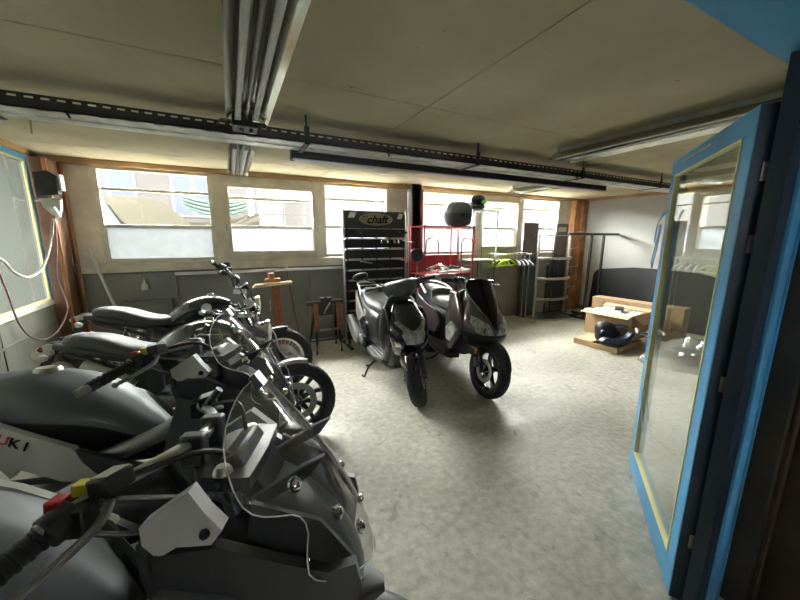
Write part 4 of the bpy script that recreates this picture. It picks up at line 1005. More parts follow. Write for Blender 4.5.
def grip_set(parent, s, gx, gy0, gy1, gz, gxe, gze, X, barm='black_satin', lever='alu', box=True, label_top='paper', red=False):
    """right (s=-1) or left (s=1) half handlebar controls"""
    bm = new(); add_tube(bm, [(gx, s * gy0, gz), ((gx + gxe) / 2, s * (gy0 + gy1) / 2, (gz + gze) / 2), (gxe, s * gy1, gze)], .0165, 14, 4)
    for k in range(9):
        t = (k + .5) / 9; add_lathe(bm, [(.0165, -.003), (.0185, -.002), (.0185, .002), (.0165, .003)], (gx + (gxe - gx) * t, s * (gy0 + (gy1 - gy0) * t), gz + (gze - gz) * t), (gxe - gx, s * (gy1 - gy0), gze - gz), 14)
    g = part('grip', bm, 'rubber', parent, X)
    d = V(gxe - gx, s * (gy1 - gy0), gze - gz).normalized(); e = V(gxe, s * gy1, gze)
    bm = new(); add_cyl(bm, e, e + d * .012, .013, n=14); add_cyl(bm, e + d * .010, e + d * .034, .0155, .013, n=14); part('bar_end', bm, 'steel', g, X)
    bm = new(); q = V(gx, s * gy0, gz) - d * .035
    m = [q + V(.0, 0, 0)]
    add_cyl(bm, q - d * .005, q + d * .035, .026, n=14); add_box(bm, (q.x - .02, q.y - .02, q.z - .03), (q.x + .03, q.y + .02, q.z + .016)); sw = part('switch_housing', bm, 'black_plastic', parent, X, bevel=.003)
    if red:
        bm = new(); add_box(bm, (q.x - .028, q.y - .014, q.z + .008), (q.x - .006, q.y + .014, q.z + .030)); part('red_switch', bm, 'red_plastic', sw, X, bevel=.003)
        bm = new(); add_box(bm, (q.x - .016, q.y + .022, q.z + .014), (q.x + .010, q.y + .046, q.z + .034)); part('yellow_tag', bm, 'yellow_label', sw, X, bevel=.002)
    bm = new(); p0 = q - d * .03 + V(.03, 0, -.002)
    add_tube(bm, [p0, p0 + d * .05 + V(.028, 0, -.004), p0 + d * .12 + V(.030, 0, -.006), p0 + d * .175 + V(.022, 0, -.008)], [.009, .0075, .0065, .006], 8, 4)
    add_lathe(bm, [(0, -.010), (.007, -.007), (.010, 0), (.007, .007), (0, .010)], p0 + d * .18 + V(.021, 0, -.008), d, 12)
    part('lever', bm, lever, parent, X)
    return g

# ------------------------------------------------------------------ sporty small scooter (black)
def scooter_small():
    t = thing('motor_scooter', 'small black sporty scooter with angular headlight, parked before the slatted display board', 'scooter', (1.44, 2.52, 0), R(-95), scale=1.08)
    S = steer_matrix((-.12, 0, .47), R(27), R(-30)); H = S
    wr = .235
    wheel(t, 'front_wheel', (0, 0, wr), wr, .115, S, 5, disc=1, disc_r=.10, rim='black_satin')
    bm = new(); fender(bm, (0, 0, wr), wr + .02, 42, 168, .066, drop=.06); 
    part('front_fender', bm, 'black_gloss', t, S)
    for s in (-1, 1):
        bm = new(); add_tube(bm, [(0, s * .078, wr), (-.075, s * .078, wr + .17), (-.16, s * .07, wr + .33)], [.016, .022, .024], 12, 3); add_cyl(bm, (0, s * .06, wr), (0, s * .10, wr), .014, n=12)
        fk = part('fork_leg', bm, 'black_satin', t, S)
    bm = new(); add_prism(bm, [(-.07, wr - .02), (-.11, wr - .01), (-.12, wr + .06), (-.09, wr + .08), (-.06, wr + .04)], .064, .10); part('brake_caliper', bm, 'engine', t, S, bevel=.004)
    # front apron
    AS = [(.36, -.27, .05, .10), (.44, -.20, .11, .145), (.53, -.165, .145, .175), (.63, -.18, .145, .185), (.73, -.225, .115, .165), (.80, -.265, .085, .130), (.85, -.29, .06, .105), (.87, -.295, .03, .06)]
    bm = new(); hullz(bm, AS, 4, 32, 2.2); part('front_apron', bm, 'black_gloss', t)
    def AF(y, z):
        z = min(max(z, AS[0][0]), AS[-1][0])
        for a, b in zip(AS, AS[1:]):
            if a[0] <= z <= b[0]: k = (z - a[0]) / (b[0] - a[0]); break
        xc, dx, wy = (a[i] + (b[i] - a[i]) * k for i in (1, 2, 3)); return xc + dx * max(0, 1 - min(1, abs(y) / wy) ** 2.2) ** (1 / 2.2)
    HL = [(0, .535), (.075, .540), (.105, .60), (.145, .71), (.125, .722), (.085, .675), (.045, .655), (0, .650), (-.045, .655), (-.085, .675), (-.125, .722), (-.145, .71), (-.105, .60), (-.075, .540)]
    bm = new(); patch(bm, HL, AF, -.03, .013); hd = part('headlight', bm, 'lamp_bowl', t)
    bm = new(); patch(bm, HL, AF, .017, .020); part('headlight_lens', bm, 'headlamp_glass', hd)
    bm = new(); patch(bm, [(-.072, .665), (.072, .665), (.085, .75), (.07, .835), (-.07, .835), (-.085, .75)], AF, -.002, .010); part('center_panel', bm, 'black_satin', t)
    for s in (-1, 1):
        bm = new(); patch(bm, [(s * .086, .67), (s * .135, .71), (s * .115, .79), (s * .085, .84), (s * .075, .83), (s * .09, .77)], AF, -.002, .009); part('apron_blade', bm, 'charcoal', t)
        bm = new(); patch(bm, [(s * .11, .50), (s * .15, .505), (s * .165, .56), (s * .12, .545)], AF, -.002, .010); part('turn_signal', bm, 'lamp_reflector', t)
    bm = new(); add_lathe(bm, [(0, -.03), (.03, -.028), (.034, 0), (.028, .012), (0, .016)], (.0, 0, 0), (1, 0, .1), 16)
    bmesh.ops.transform(bm, matrix=Matrix.Translation((-.03, -.075, .40)) @ Matrix.Diagonal((1.2, .9, 1.5, 1)), verts=bm.verts); part('reflector', bm, 'lamp_reflector', t, S)
    # leg shield
    LS = [(.24, -.37, .04, .12), (.34, -.345, .055, .155), (.50, -.335, .06, .215), (.66, -.345, .06, .21), (.79, -.36, .05, .175), (.88, -.37, .04, .12), (.91, -.375, .02, .06)]
    bm = new(); hullz(bm, LS, 4, 32, 2.6); part('leg_shield', bm, 'dark_grey_paint', t)
    for s in (-1, 1):
        bm = new(); hullz(bm, [(.33, -.33, .04, .016), (.50, -.27, .07, .022), (.66, -.27, .08, .022), (.80, -.32, .05, .018)], 4, 18, 2.2); bmesh.ops.translate(bm, verts=bm.verts, vec=(0.03, s * .175, 0)); part('side_wing', bm, 'black_gloss', t)
    # floorboard
    bm = new(); add_prism(bm, [(-.34, -.19), (-.34, .19), (-.50, .235), (-.74, .225), (-.80, .15), (-.80, -.15), (-.74, -.225), (-.50, -.235)], .265, .315, 'xy'); fb = part('floorboard', bm, 'charcoal', t, bevel=.012)
    for s in (-1, 1):
        for k in range(4):
            bm = new(); add_prism(bm, [(-.44, s * (.08 + k * .038)), (-.40, s * (.08 + k * .038) + .014), (-.74, s * (.08 + k * .036) + .014), (-.76, s * (.08 + k * .036))], .314, .325, 'xy'); part('foot_rib', bm, 'silver_grey', fb, smooth=False)
    bm = new(); hullx(bm, [(-.34, .24, .08, .03), (-.42, .215, .12, .04), (-.70, .21, .13, .04), (-.95, .24, .12, .05), (-1.0, .25, .06, .03)], 3, 20, 3); part('belly_pan', bm, 'black_plastic', t)
    # rear body
    BS = [(-.62, .50, .10, .17), (-.68, .50, .15, .20), (-.82, .51, .185, .205), (-1.0, .55, .19, .18), (-1.18, .62, .18, .13), (-1.36, .69, .14, .09), (-1.50, .745, .085, .055), (-1.56, .765, .03, .02)]
    bm = new(); hullx(bm, BS, 4, 28, 3.0); part('rear_body', bm, 'black_satin', t)
    for s in (-1, 1):
        f = lambda x, z, s=s: s * (.178 + .03 * max(0, 1 - ((x + 1.02) / .5) ** 2) - .05 * max(0, (-x - 1.2)) / .3)
        bm = new(); patch(bm, [(-.92, .60), (-1.05, .52), (-1.25, .56), (-1.45, .70), (-1.52, .775), (-1.35, .76), (-1.10, .70)], f, *(( -.02, .008) if s > 0 else (-.008, .02)), plane='xz'); part('tail_panel', bm, 'silver_grey', t)
        bm = new(); patch(bm, [(-.80, .40), (-.98, .42), (-1.25, .53), (-1.10, .53), (-.93, .57), (-.82, .52)], f, *((-.02, .004) if s > 0 else (-.004, .02)), plane='xz'); part('side_cover', bm, 'black_gloss', t)
        bm = new(); add_box(bm, (-.99, s * .20 - .035, .36), (-.93, s * .20 + .035, .385)); part('passenger_footrest', bm, 'alu', t, bevel=.004)
    # seat
    def SP(x, zt, w, zb): return [(x, 0, zt), (x, w * .6, zt - .008), (x, w * .95, zt - .035), (x, w, zt - .06), (x, w * .93, zb), (x, 0, zb)]
    bm = new(); mloft(bm, [SP(-.60, .68, .05, .64), SP(-.63, .745, .10, .66), SP(-.75, .775, .135, .675), SP(-.92, .775, .15, .69), SP(-1.04, .80, .152, .71), SP(-1.12, .84, .148, .73), SP(-1.30, .85, .125, .76), SP(-1.38, .835, .08, .785), SP(-1.40, .81, .04, .79)], 4, 3); part('seat', bm, 'seat_vinyl', t, angle=60)
    bm = new(); add_tube(bm, [(-1.30, .12, .77), (-1.38, .12, .84), (-1.52, .10, .87), (-1.60, 0, .87), (-1.52, -.10, .87), (-1.38, -.12, .84), (-1.30, -.12, .77)], .012, 10, 4); add_tube(bm, [(-1.42, .11, .855), (-1.42, -.11, .855)], .009, 8, 1); part('grab_rail', bm, 'alu', t)
    bm = new(); hullz(bm, [(.69, -1.52, .03, .08), (.73, -1.55, .035, .09), (.77, -1.56, .02, .06)], 3, 18, 2.6); part('tail_light', bm, 'lens_red', t)
    bm = new(); add_prism(bm, [(-1.46, .68), (-1.50, .66), (-1.64, .42), (-1.60, .42)], -.07, .07); part('rear_mudguard', bm, 'black_plastic', t, bevel=.004)
    bm = new(); add_box(bm, (-1.66, -.09, .44), (-1.652, .09, .60), rot=(0, R(22), 0)); part('license_plate', bm, 'white_plastic', t, smooth=False)
    # drive train
    rx = -1.29
    wheel(t, 'rear_wheel', (rx, 0, wr), wr, .125, None, 5, disc=0)
    bm = new(); hullx(bm, [(-.82, .30, .03, .05), (-.92, .29, .06, .085), (-1.15, .27, .055, .095), (-1.32, .25, .05, .10), (-1.42, .25, .03, .06)], 3, 18, 3, y=.13); part('engine', bm, 'engine', t)
    bm = new(); add_tube(bm, [(rx, .14, wr), (rx - .02, .14, wr + .2), (-1.25, .12, .60)], [.02, .03, .02], 10, 3); part('shock_absorber', bm, 'charcoal', t)
    bm = new(); hullx(bm, [(-.98, .26, .02, .03), (-1.05, .28, .045, .055), (-1.25, .34, .055, .07), (-1.50, .42, .05, .065), (-1.56, .44, .03, .04)], 4, 18, 2.2, y=-.185); ex = part('exhaust', bm, 'charcoal', t)
    bm = new(); patch(bm, [(-1.08, .26), (-1.20, .26), (-1.42, .34), (-1.52, .44), (-1.45, .50), (-1.25, .43), (-1.08, .33)], lambda x, z: -.245, -.006, .03, plane='xz', smooth=3); part('heat_shield', bm, 'silver_grey', ex)
    bm = new(); add_tube(bm, [(-.85, -.09, .12), (-.90, -.12, .05), (-.98, -.16, .010)], .011, 8, 3); add_tube(bm, [(-.85, .09, .12), (-.90, .12, .05), (-.98, .16, .010)], .011, 8, 3); add_tube(bm, [(-.86, -.1, .10), (-.86, .1, .10)], .010, 8, 1); part('center_stand', bm, 'black_satin', t)
    bm = new(); add_tube(bm, [(-.66, -.16, .20), (-.68, -.23, .10), (-.70, -.26, .012), (-.74, -.27, .008)], [.010, .010, .010, .014], 8, 3); part('side_stand', bm, 'black_satin', t)
    # steering head, cover, bars
    bm = new(); add_tube(bm, [(-.16, 0, .60), (-.36, 0, .95)], .05, 16, 1); part('steering_column', bm, 'black_plastic', t)
    bm = new(); hully(bm, [(-.23, -.405, 1.0, .014, .014), (-.17, -.40, .995, .024, .024), (-.135, -.37, .98, .06, .055), (-.09, -.345, .97, .09, .078), (0, -.33, .965, .105, .085), (.09, -.345, .97, .09, .078), (.135, -.37, .98, .06, .055), (.17, -.40, .995, .024, .024), (.23, -.405, 1.0, .014, .014)], 4, 24, 2.6); part('handlebar_cover', bm, 'dark_grey_paint', t, H)
    bm = new(); patch(bm, [(-.085, .93), (.085, .93), (.12, 1.0), (.06, 1.035), (-.06, 1.035), (-.12, 1.0)], lambda y, z: -.238 - 2.6 * y * y - 1.2 * max(0, z - .97), -.03, .006); part('cover_front', bm, 'black_gloss', t, H)
    bm = new(); add_box(bm, (-.44, -.06, 1.005), (-.36, .06, 1.035), rot=(0, R(-20), 0)); part('instrument_panel', bm, 'black_plastic', t, H, bevel=.008)
    for s in (-1, 1):
        grip_set(t, s, -.405, .22, .335, 1.0, -.435, .995, H, lever='black_satin')
    mirror(t, (-.38, .15, 1.02), (-.36, .19, 1.10), (-.37, .215, 1.23), 1, H, (.058, .062), yawm=.25, stem='chrome')
    mirror(t, (-.38, -.15, 1.03), (-.37, -.24, 1.08), (-.38, -.335, 1.15), -1, H, (.072, .035), yawm=.2)
    for s in (-1, 1):
        bm = new(); add_tube(bm, [(-.36, s * .10, .95), (-.30, s * .13, .90), (-.31, s * .11, .80)], .006, 8, 4); part('brake_cable', bm, 'black_plastic', t)
    return t
scooter_small()

# ------------------------------------------------------------------ larger scooter (maroon grey)
def scooter_large():
    t = thing('motor_scooter', 'maroon grey maxi scooter with black windscreen and twin headlights, right of the small black scooter', 'scooter', (2.13, 2.34, 0), R(-98), lean=R(5), scale=1.04)
    S = steer_matrix((-.15, 0, .55), R(26), R(4)); wr = .262
    wheel(t, 'front_wheel', (0, 0, wr), wr, .11, S, 5, disc=-1, disc_r=.11, rim='black_gloss')
    bm = new(); fender(bm, (0, 0, wr), wr + .022, 18, 150, .068, drop=.07); part('front_fender', bm, 'black_satin', t, S)
    for s in (-1, 1):
        bm = new(); add_tube(bm, [(0, s * .080, wr), (-.09, s * .080, wr + .20), (-.18, s * .07, wr + .38)], [.017, .022, .024], 12, 3); add_cyl(bm, (0, s * .06, wr), (0, s * .10, wr), .014, n=12); part('fork_leg', bm, 'charcoal', t, S)
        bm = new(); add_box(bm, (-.115, s * .10 - .006, wr + .13), (-.095, s * .10 + .006, wr + .18)); part('side_reflector', bm, 'amber', t, S, smooth=False)
    bm = new(); add_prism(bm, [(-.08, wr), (-.12, wr + .01), (-.13, wr + .08), (-.09, wr + .10), (-.06, wr + .05)], -.10, -.062); part('brake_caliper', bm, 'engine', t, S, bevel=.004)
    AS = [(.50, -.22, .08, .12), (.555, -.18, .17, .185), (.63, -.175, .205, .225), (.70, -.20, .20, .225), (.78, -.25, .175, .20), (.87, -.31, .13, .165), (.96, -.37, .08, .12), (1.0, -.39, .04, .07)]
    bm = new(); hullz(bm, AS, 4, 36, 2.0); part('front_fairing', bm, 'maroon_grey', t)
    def AF(y, z):
        z = min(max(z, AS[0][0]), AS[-1][0])
        for a, b in zip(AS, AS[1:]):
            if a[0] <= z <= b[0]: k = (z - a[0]) / (b[0] - a[0]); break
        xc, dx, wy = (a[i] + (b[i] - a[i]) * k for i in (1, 2, 3)); return xc + dx * max(0, 1 - min(1, abs(y) / wy) ** 2) ** .5
    bm = new(); hullz(bm, [(.42, -.24, .07, .09), (.47, -.19, .14, .15), (.53, -.165, .19, .20), (.575, -.165, .205, .225), (.60, -.17, .205, .225)], 4, 34, 2.0); part('lower_cowl', bm, 'black_satin', t)
    for s in (-1, 1):
        HL = [(s * .018, .605), (s * .10, .592), (s * .165, .62), (s * .198, .70), (s * .178, .755), (s * .12, .735), (s * .065, .70), (s * .035, .65)]
        bm = new(); patch(bm, HL, AF, -.02, .014); hd = part('headlight', bm, 'lamp_bowl', t)
        bm = new(); patch(bm, HL, AF, .018, .021); part('headlight_lens', bm, 'headlamp_glass', hd)
        bm = new(); add_lathe(bm, [(0, .004), (.022, .002), (.030, .012), (.034, .010), (.034, .0), (0, -.01)], (AF(s * .085, .64) + .002, s * .085, .643), (1, 0, .2), 20); part('lamp_ring', bm, 'chrome', hd)
        bm = new(); patch(bm, [(s * .02, .665), (s * .055, .70), (s * .125, .755), (s * .175, .79), (s * .165, .86), (s * .14, .93), (s * .11, .97), (s * .09, .90), (s * .05, .80)], AF, -.002, .010); part('fairing_blade', bm, 'silver_grey' if False else 'maroon_grey', t)
        bm = new(); hullz(bm, [(.36, -.42, .06, .02), (.50, -.36, .11, .03), (.66, -.33, .15, .035), (.80, -.37, .13, .03), (.93, -.43, .07, .02)], 4, 20, 2.2); bmesh.ops.translate(bm, verts=bm.verts, vec=(0, s * .225, 0)); part('leg_fairing', bm, 'maroon_grey', t)
        bm = new(); patch(bm, [(-.30, .46), (-.22, .60), (-.33, .66), (-.42, .58), (-.40, .46)], lambda x, z, s=s: s * .262, -.012, .012, plane='xz'); tg = part('side_lamp', bm, 'lamp_bowl', t)
        bm = new(); patch(bm, [(-.30, .47), (-.24, .59), (-.33, .645), (-.40, .57), (-.385, .47)], lambda x, z, s=s: s * .276, -.003, .003, plane='xz'); part('side_lamp_lens', bm, 'headlamp_glass', tg)
    # screen
    bm = new(); patch(bm, [(0, .655), (.045, .73), (.105, .83), (.15, .93), (.155, 1.01), (.13, 1.065), (.06, 1.085), (0, 1.09), (-.06, 1.085), (-.13, 1.065), (-.155, 1.01), (-.15, .93), (-.105, .83), (-.045, .73)], lambda y, z: .035 - .80 * (z - .655) - 3.2 * y * y, -.002, .003, rings=8); part('windscreen', bm, 'screen_black', t)
    for s in (-1, 1):
        bm = new(); add_tube(bm, [(-.045, s * .05, .735), (-.145, s * .112, .835), (-.26, s * .157, .93), (-.33, s * .162, 1.01), (-.35, s * .135, 1.068)], [.004, .006, .007, .005, .003], 8, 4); part('screen_trim', bm, 'silver_grey', t)
    # inner leg shield and central tunnel
    bm = new(); hullz(bm, [(.30, -.46, .05, .14), (.40, -.47, .06, .22), (.6, -.46, .08, .25), (.8, -.47, .08, .22), (.93, -.46, .05, .15), (.97, -.45, .02, .08)], 4, 28, 2.8); part('leg_shield', bm, 'charcoal', t)
    bm = new(); hullx(bm, [(-.46, .42, .09, .16), (-.60, .40, .09, .14), (-.75, .44, .11, .16), (-.85, .50, .13, .18)], 3, 20, 3); part('tunnel', bm, 'charcoal', t)
    for s in (-1, 1):
        bm = new(); add_prism(bm, [(-.40, s * .09), (-.40, s * .22), (-.55, s * .25), (-.90, s * .24), (-.95, s * .10)], .245, .30, 'xy'); part('footboard', bm, 'black_plastic', t, bevel=.012)
        f = lambda x, z, s=s: s * (.21 + .035 * max(0, 1 - ((x + 1.05) / .6) ** 2) - .09 * max(0, -x - 1.35) / .3)
        bm = new(); patch(bm, [(-.42, .30), (-.60, .24), (-.95, .26), (-1.02, .36), (-.80, .36), (-.58, .38), (-.44, .44)], lambda x, z, s=s: s * .235, -.012, .012, plane='xz'); part('lower_side_fairing', bm, 'maroon_grey', t)
        bm = new(); patch(bm, [(-.66, .56), (-.72, .44), (-.95, .40), (-1.25, .50), (-1.55, .66), (-1.72, .78), (-1.60, .80), (-1.30, .76), (-1.0, .70), (-.80, .68)], f, -.012, .012, plane='xz', rings=6); part('side_panel', bm, 'maroon_grey', t)
        bm = new(); patch(bm, [(-.90, .42), (-1.2, .52), (-1.45, .64), (-1.25, .60), (-1.0, .52)], f, -.016, .016, plane='xz'); part('panel_insert', bm, 'silver_grey', t)
    BS = [(-.66, .52, .10, .14), (-.74, .54, .17, .17), (-.95, .57, .205, .16), (-1.2, .63, .205, .13), (-1.45, .71, .16, .08), (-1.66, .78, .09, .045), (-1.74, .80, .03, .015)]
    bm = new(); hullx(bm, BS, 4, 28, 2.8); part('rear_body', bm, 'charcoal', t)
    def SP(x, zt, w, zb): return [(x, 0, zt), (x, w * .6, zt - .006), (x, w * .95, zt - .035), (x, w, zt - .06), (x, w * .93, zb), (x, 0, zb)]
    bm = new(); mloft(bm, [SP(-.60, .70, .05, .66), SP(-.63, .77, .10, .67), SP(-.74, .80, .14, .68), SP(-.90, .80, .17, .69), SP(-1.03, .81, .175, .70), SP(-1.08, .85, .165, .72), SP(-1.13, .885, .155, .74), SP(-1.30, .89, .145, .77), SP(-1.48, .89, .11, .80), SP(-1.53, .86, .06, .81)], 4, 3); part('seat', bm, 'seat_vinyl', t, angle=60)
    bm = new(); add_tube(bm, [(-1.20, .19, .80), (-1.35, .19, .87), (-1.55, .14, .90), (-1.68, .0, .90), (-1.55, -.14, .90), (-1.35, -.19, .87), (-1.20, -.19, .80)], .013, 10, 4); part('grab_rail', bm, 'alu', t)
    bm = new(); hullz(bm, [(.72, -1.67, .03, .10), (.76, -1.70, .035, .12), (.80, -1.71, .02, .08)], 3, 18, 2.6); part('tail_light', bm, 'lens_red', t)
    bm = new(); add_prism(bm, [(-1.56, .70), (-1.62, .70), (-1.76, .42), (-1.72, .42)], -.07, .07); part('rear_mudguard', bm, 'black_plastic', t, bevel=.004)
    rx = -1.34
    wheel(t, 'rear_wheel', (rx, 0, .25), .25, .13, None, 5, disc=0, rim='black_gloss')
    bm = new(); hullx(bm, [(-.85, .30, .03, .05), (-.95, .29, .06, .09), (-1.2, .28, .055, .10), (-1.38, .27, .05, .10), (-1.47, .27, .03, .06)], 3, 18, 3, y=.135); part('engine', bm, 'engine', t)
    bm = new(); add_tube(bm, [(rx, .15, .25), (rx, .15, .45), (-1.28, .13, .64)], [.02, .03, .02], 10, 3); part('shock_absorber', bm, 'charcoal', t)
    bm = new(); hullx(bm, [(-1.0, .26, .02, .03), (-1.08, .28, .05, .06), (-1.3, .34, .06, .075), (-1.6, .42, .055, .07), (-1.66, .44, .03, .04)], 4, 18, 2.2, y=-.20); ex = part('exhaust', bm, 'charcoal', t)
    bm = new(); patch(bm, [(-1.12, .27), (-1.25, .27), (-1.5, .35), (-1.6, .45), (-1.5, .48), (-1.3, .42), (-1.12, .34)], lambda x, z: -.262, -.006, .03, plane='xz', smooth=3); part('heat_shield', bm, 'silver_grey', ex)
    for s in (-1, 1):
        bm = new(); add_tube(bm, [(-.90, s * .08, .13), (-.95, s * .12, .06), (-1.03, s * .17, .010)], .012, 8, 3); part('stand_leg', bm, 'black_satin', t)
    # bars
    bm = new(); add_tube(bm, [(-.50, .33, 1.03), (-.46, .2, 1.045), (-.42, .08, 1.02), (-.42, -.08, 1.02), (-.46, -.2, 1.045), (-.50, -.33, 1.03)], .013, 10, 4); part('handlebar', bm, 'black_satin', t, S)
    bm = new(); hully(bm, [(-.12, -.44, 1.0, .04, .03), (-.06, -.43, 1.0, .06, .05), (.06, -.43, 1.0, .06, .05), (.12, -.44, 1.0, .04, .03)], 3, 18, 2.6); part('handlebar_cover', bm, 'black_plastic', t, S)
    for s in (-1, 1):
        grip_set(t, s, -.47, .235, .345, 1.04, -.505, 1.03, S, lever='black_satin')
        bm = new(); hully(bm, [(s * .15, -.41, 1.055, .03, .018), (s * .185, -.41, 1.06, .034, .022), (s * .225, -.42, 1.055, .03, .018)], 3, 14, 4); part('brake_reservoir', bm, 'black_gloss', t, S)
    return t
scooter_large()
# ------------------------------------------------------------------ classic roadsters
def roadster(name, label, loc, rz, tank_m, variant):
    t = thing(name, label, 'motorcycle', loc, rz, lean=R(7), scale=1.04 if variant == 1 else 1.0); wr = .295; rake = R(26)
    S = steer_matrix((-.30, 0, .75), rake, R(10 if variant == 1 else 8))
    wheel(t, 'front_wheel', (0, 0, wr), wr, .115, S, 10 if variant == 2 else 28, style='cast' if variant == 2 else 'wire', disc=-1, disc_r=.145, rim='black_satin' if variant == 2 else 'alu', rimr=.21)
    wheel(t, 'rear_wheel', (-1.38, 0, wr), wr, .14, None, 10 if variant == 2 else 28, style='cast' if variant == 2 else 'wire', disc=-1, disc_r=.11, rim='black_satin' if variant == 2 else 'alu', rimr=.205)
    bm = new(); fender(bm, (0, 0, wr), wr + .022, 74 if variant == 2 else 78, 120 if variant == 2 else 132, .050, drop=.03); ff = part('front_fender', bm, 'silver_grey' if variant == 2 else 'black_gloss', t, S)
    for s in (-1, 1):
        bm = new(); add_tube(bm, [(wr * 0, s * .085, wr), (-.14, s * .088, .57)], [.024, .026], 14, 1); lg = part('fork_leg', bm, 'charcoal', t, S)
        bm = new(); add_tube(bm, [(-.14, s * .088, .57), (-.345, s * .088, .99)], .0195, 14, 1); part('fork_tube', bm, 'chrome', lg, S)
        bm = new(); add_tube(bm, [(-.02, s * .085, wr + .03), (-.06, s * .07, wr + .25), (-.1, s * .07, wr + .30)], .006, 8, 2); part('fender_stay', bm, 'alu', ff, S)
    for z, x in ((.80, -.265), (.975, -.345)):
        bm = new(); add_prism(bm, [(x + .05, -.115), (x + .05, .115), (x - .03, .10), (x - .06, 0), (x - .03, -.10)], z - .016, z + .016, 'xy', smooth=2); part('fork_clamp', bm, 'alu', t, S)
    bm = new(); add_prism(bm, [(-.02, wr - .04), (-.09, wr + .0), (-.13, wr + .09), (-.09, wr + .13), (-.04, wr + .06)], -.115, -.062); part('brake_caliper', bm, 'engine', t, S, bevel=.005)
    # headlight
    bm = new(); add_lathe(bm, [(0, -.13), (.05, -.12), (.088, -.08), (.104, -.02), (.110, .0), (.106, .012), (.094, .012)], (-.20, 0, .82), (1, 0, -.05), 32); hl = part('headlight', bm, 'chrome', t, S)
    bm = new(); add_lathe(bm, [(.094, .012), (.112, .010), (.113, .0), (.104, -.004)], (-.20, 0, .82), (1, 0, -.05), 32, closed_prof=True); part('headlight_ring', bm, 'chrome', hl, S)
    bm = new(); add_lathe(bm, [(0, .03), (.04, .027), (.08, .018), (.095, .008), (.095, .004), (0, .004)], (-.20, 0, .82), (1, 0, -.05), 32, closed_prof=False); part('headlight_lens', bm, 'lamp_bowl', hl, S)
    for s in (-1, 1):
        bm = new(); add_prism(bm, [(-.33, .89), (-.28, .90), (-.20, .845), (-.19, .81), (-.22, .80), (-.29, .82)], s * .110, s * .118); part('headlight_bracket', bm, 'engine_light' if variant == 1 else 'engine', t, S, bevel=.003)
        bm = new(); add_cyl(bm, (-.24, s * .12, .73), (-.22, s * .22, .735), .007, n=8); ts = part('turn_signal', bm, 'black_satin', t, S)
        bm = new(); add_lathe(bm, [(0, -.03), (.018, -.025), (.028, 0), (.026, .015), (0, .022)], (-.215, s * .235, .737), (1, 0, 0), 18); part('signal_lens', bm, 'lamp_reflector', ts, S)
    if variant == 1:
        tube_pts = [(-.09, -.10, .88), (-.08, .10, .78)]
        bm = new(); add_tube(bm, tube_pts, .003, 6, 1); part('lamp_guard_wire', bm, 'chrome', hl, S)
    # instruments
    for y in ((-.0,) if variant == 2 else (-.055, .055)):
        bm = new(); add_lathe(bm, [(0, -.05), (.03, -.045), (.042, -.02), (.045, .01), (.038, .016), (0, .016)], (-.31, y, 1.02), (-.55, 0, .83), 24); g = part('instrument', bm, 'black_gloss', t, S)
        bm = new(); add_lathe(bm, [(.037, .017), (.046, .014), (.047, .004), (.044, .002)], (-.31, y, 1.02), (-.55, 0, .83), 24, closed_prof=True); part('instrument_ring', bm, 'chrome', g, S)
    # handlebar
    bm = new(); hb = [(-.50, .27, 1.0), (-.46, .22, 1.005), (-.42, .13, 1.0), (-.39, .05, .99), (-.39, -.05, .99), (-.42, -.13, 1.0), (-.46, -.22, 1.005), (-.50, -.27, 1.0)]
    if variant == 1: hb = [(-.50, .30, 1.19), (-.46, .25, 1.18), (-.41, .15, 1.11), (-.39, .06, 1.02), (-.39, -.06, 1.02), (-.41, -.15, 1.11), (-.46, -.25, 1.18), (-.50, -.30, 1.19)]
    add_tube(bm, hb, .012, 12, 4); part('handlebar', bm, 'black_satin', t, S)
    q = hb[-1]
    for s in (-1, 1):
        grip_set(t, s, q[0], abs(q[1]), abs(q[1]) + .12, q[2], q[0] - .035, q[2] + .012, S, lever='engine_light' if variant == 2 else 'black_satin')
        bm = new(); add_box(bm, (hb[-2][0] - .0, s * .21 - .03, hb[-2][2] + .01), (hb[-2][0] + .05, s * .21 + .03, hb[-2][2] + .045)); part('brake_reservoir' if s < 0 else 'clutch_perch', bm, 'black_plastic', t, S, bevel=.006)
    mirror(t, (hb[1][0], -.22, hb[1][2]), (-.42, -.26, 1.14) if variant == 1 else (-.44, -.28, 1.03), (-.37, -.22, 1.07) if variant == 1 else (-.40, -.30, 1.0), -1, S, (.055, .042), yawm=.3)
    for k, (a, b, c) in enumerate(((V(*hb[-2]) , (-.36, -.14, 1.02), (-.30, -.08, .90)), (V(*hb[1]), (-.32, .12, 1.03), (-.28, .08, .90)), ((-.43, -.15, 1.01), (-.26, -.04, .98), (-.26, .03, .86)))):
        bm = new(); add_tube(bm, [a, b, c], .005, 8, 6); part('control_cable', bm, 'black_plastic', t, S)
    # tank: rounded teardrop with knee hollows
    def TP(x, zt, w, zb, kn=1.0): return [(x, 0, zt), (x, w * .55, zt - .018), (x, w * .93, zt - .075), (x, w, zt - .12), (x, w * .88 * kn, (zt + zb) / 2 - .04), (x, w * .70 * kn, zb), (x, 0, zb)]
    bm = new(); mloft(bm, [TP(-.40, .84, .06, .76), TP(-.43, .90, .105, .745), TP(-.52, .945, .145, .73), TP(-.64, .955, .16, .72, .95), TP(-.76, .925, .148, .71, .86), TP(-.87, .865, .11, .70, .85), TP(-.95, .80, .07, .69), TP(-.97, .74, .04, .69)], 5, 4); tk = part('fuel_tank', bm, tank_m, t, angle=60)
    bm = new(); add_lathe(bm, [(0, .012), (.026, .012), (.032, .006), (.034, -.006)], (-.60, 0, .958), (0, 0, 1), 24); part('fuel_cap', bm, 'chrome', tk)
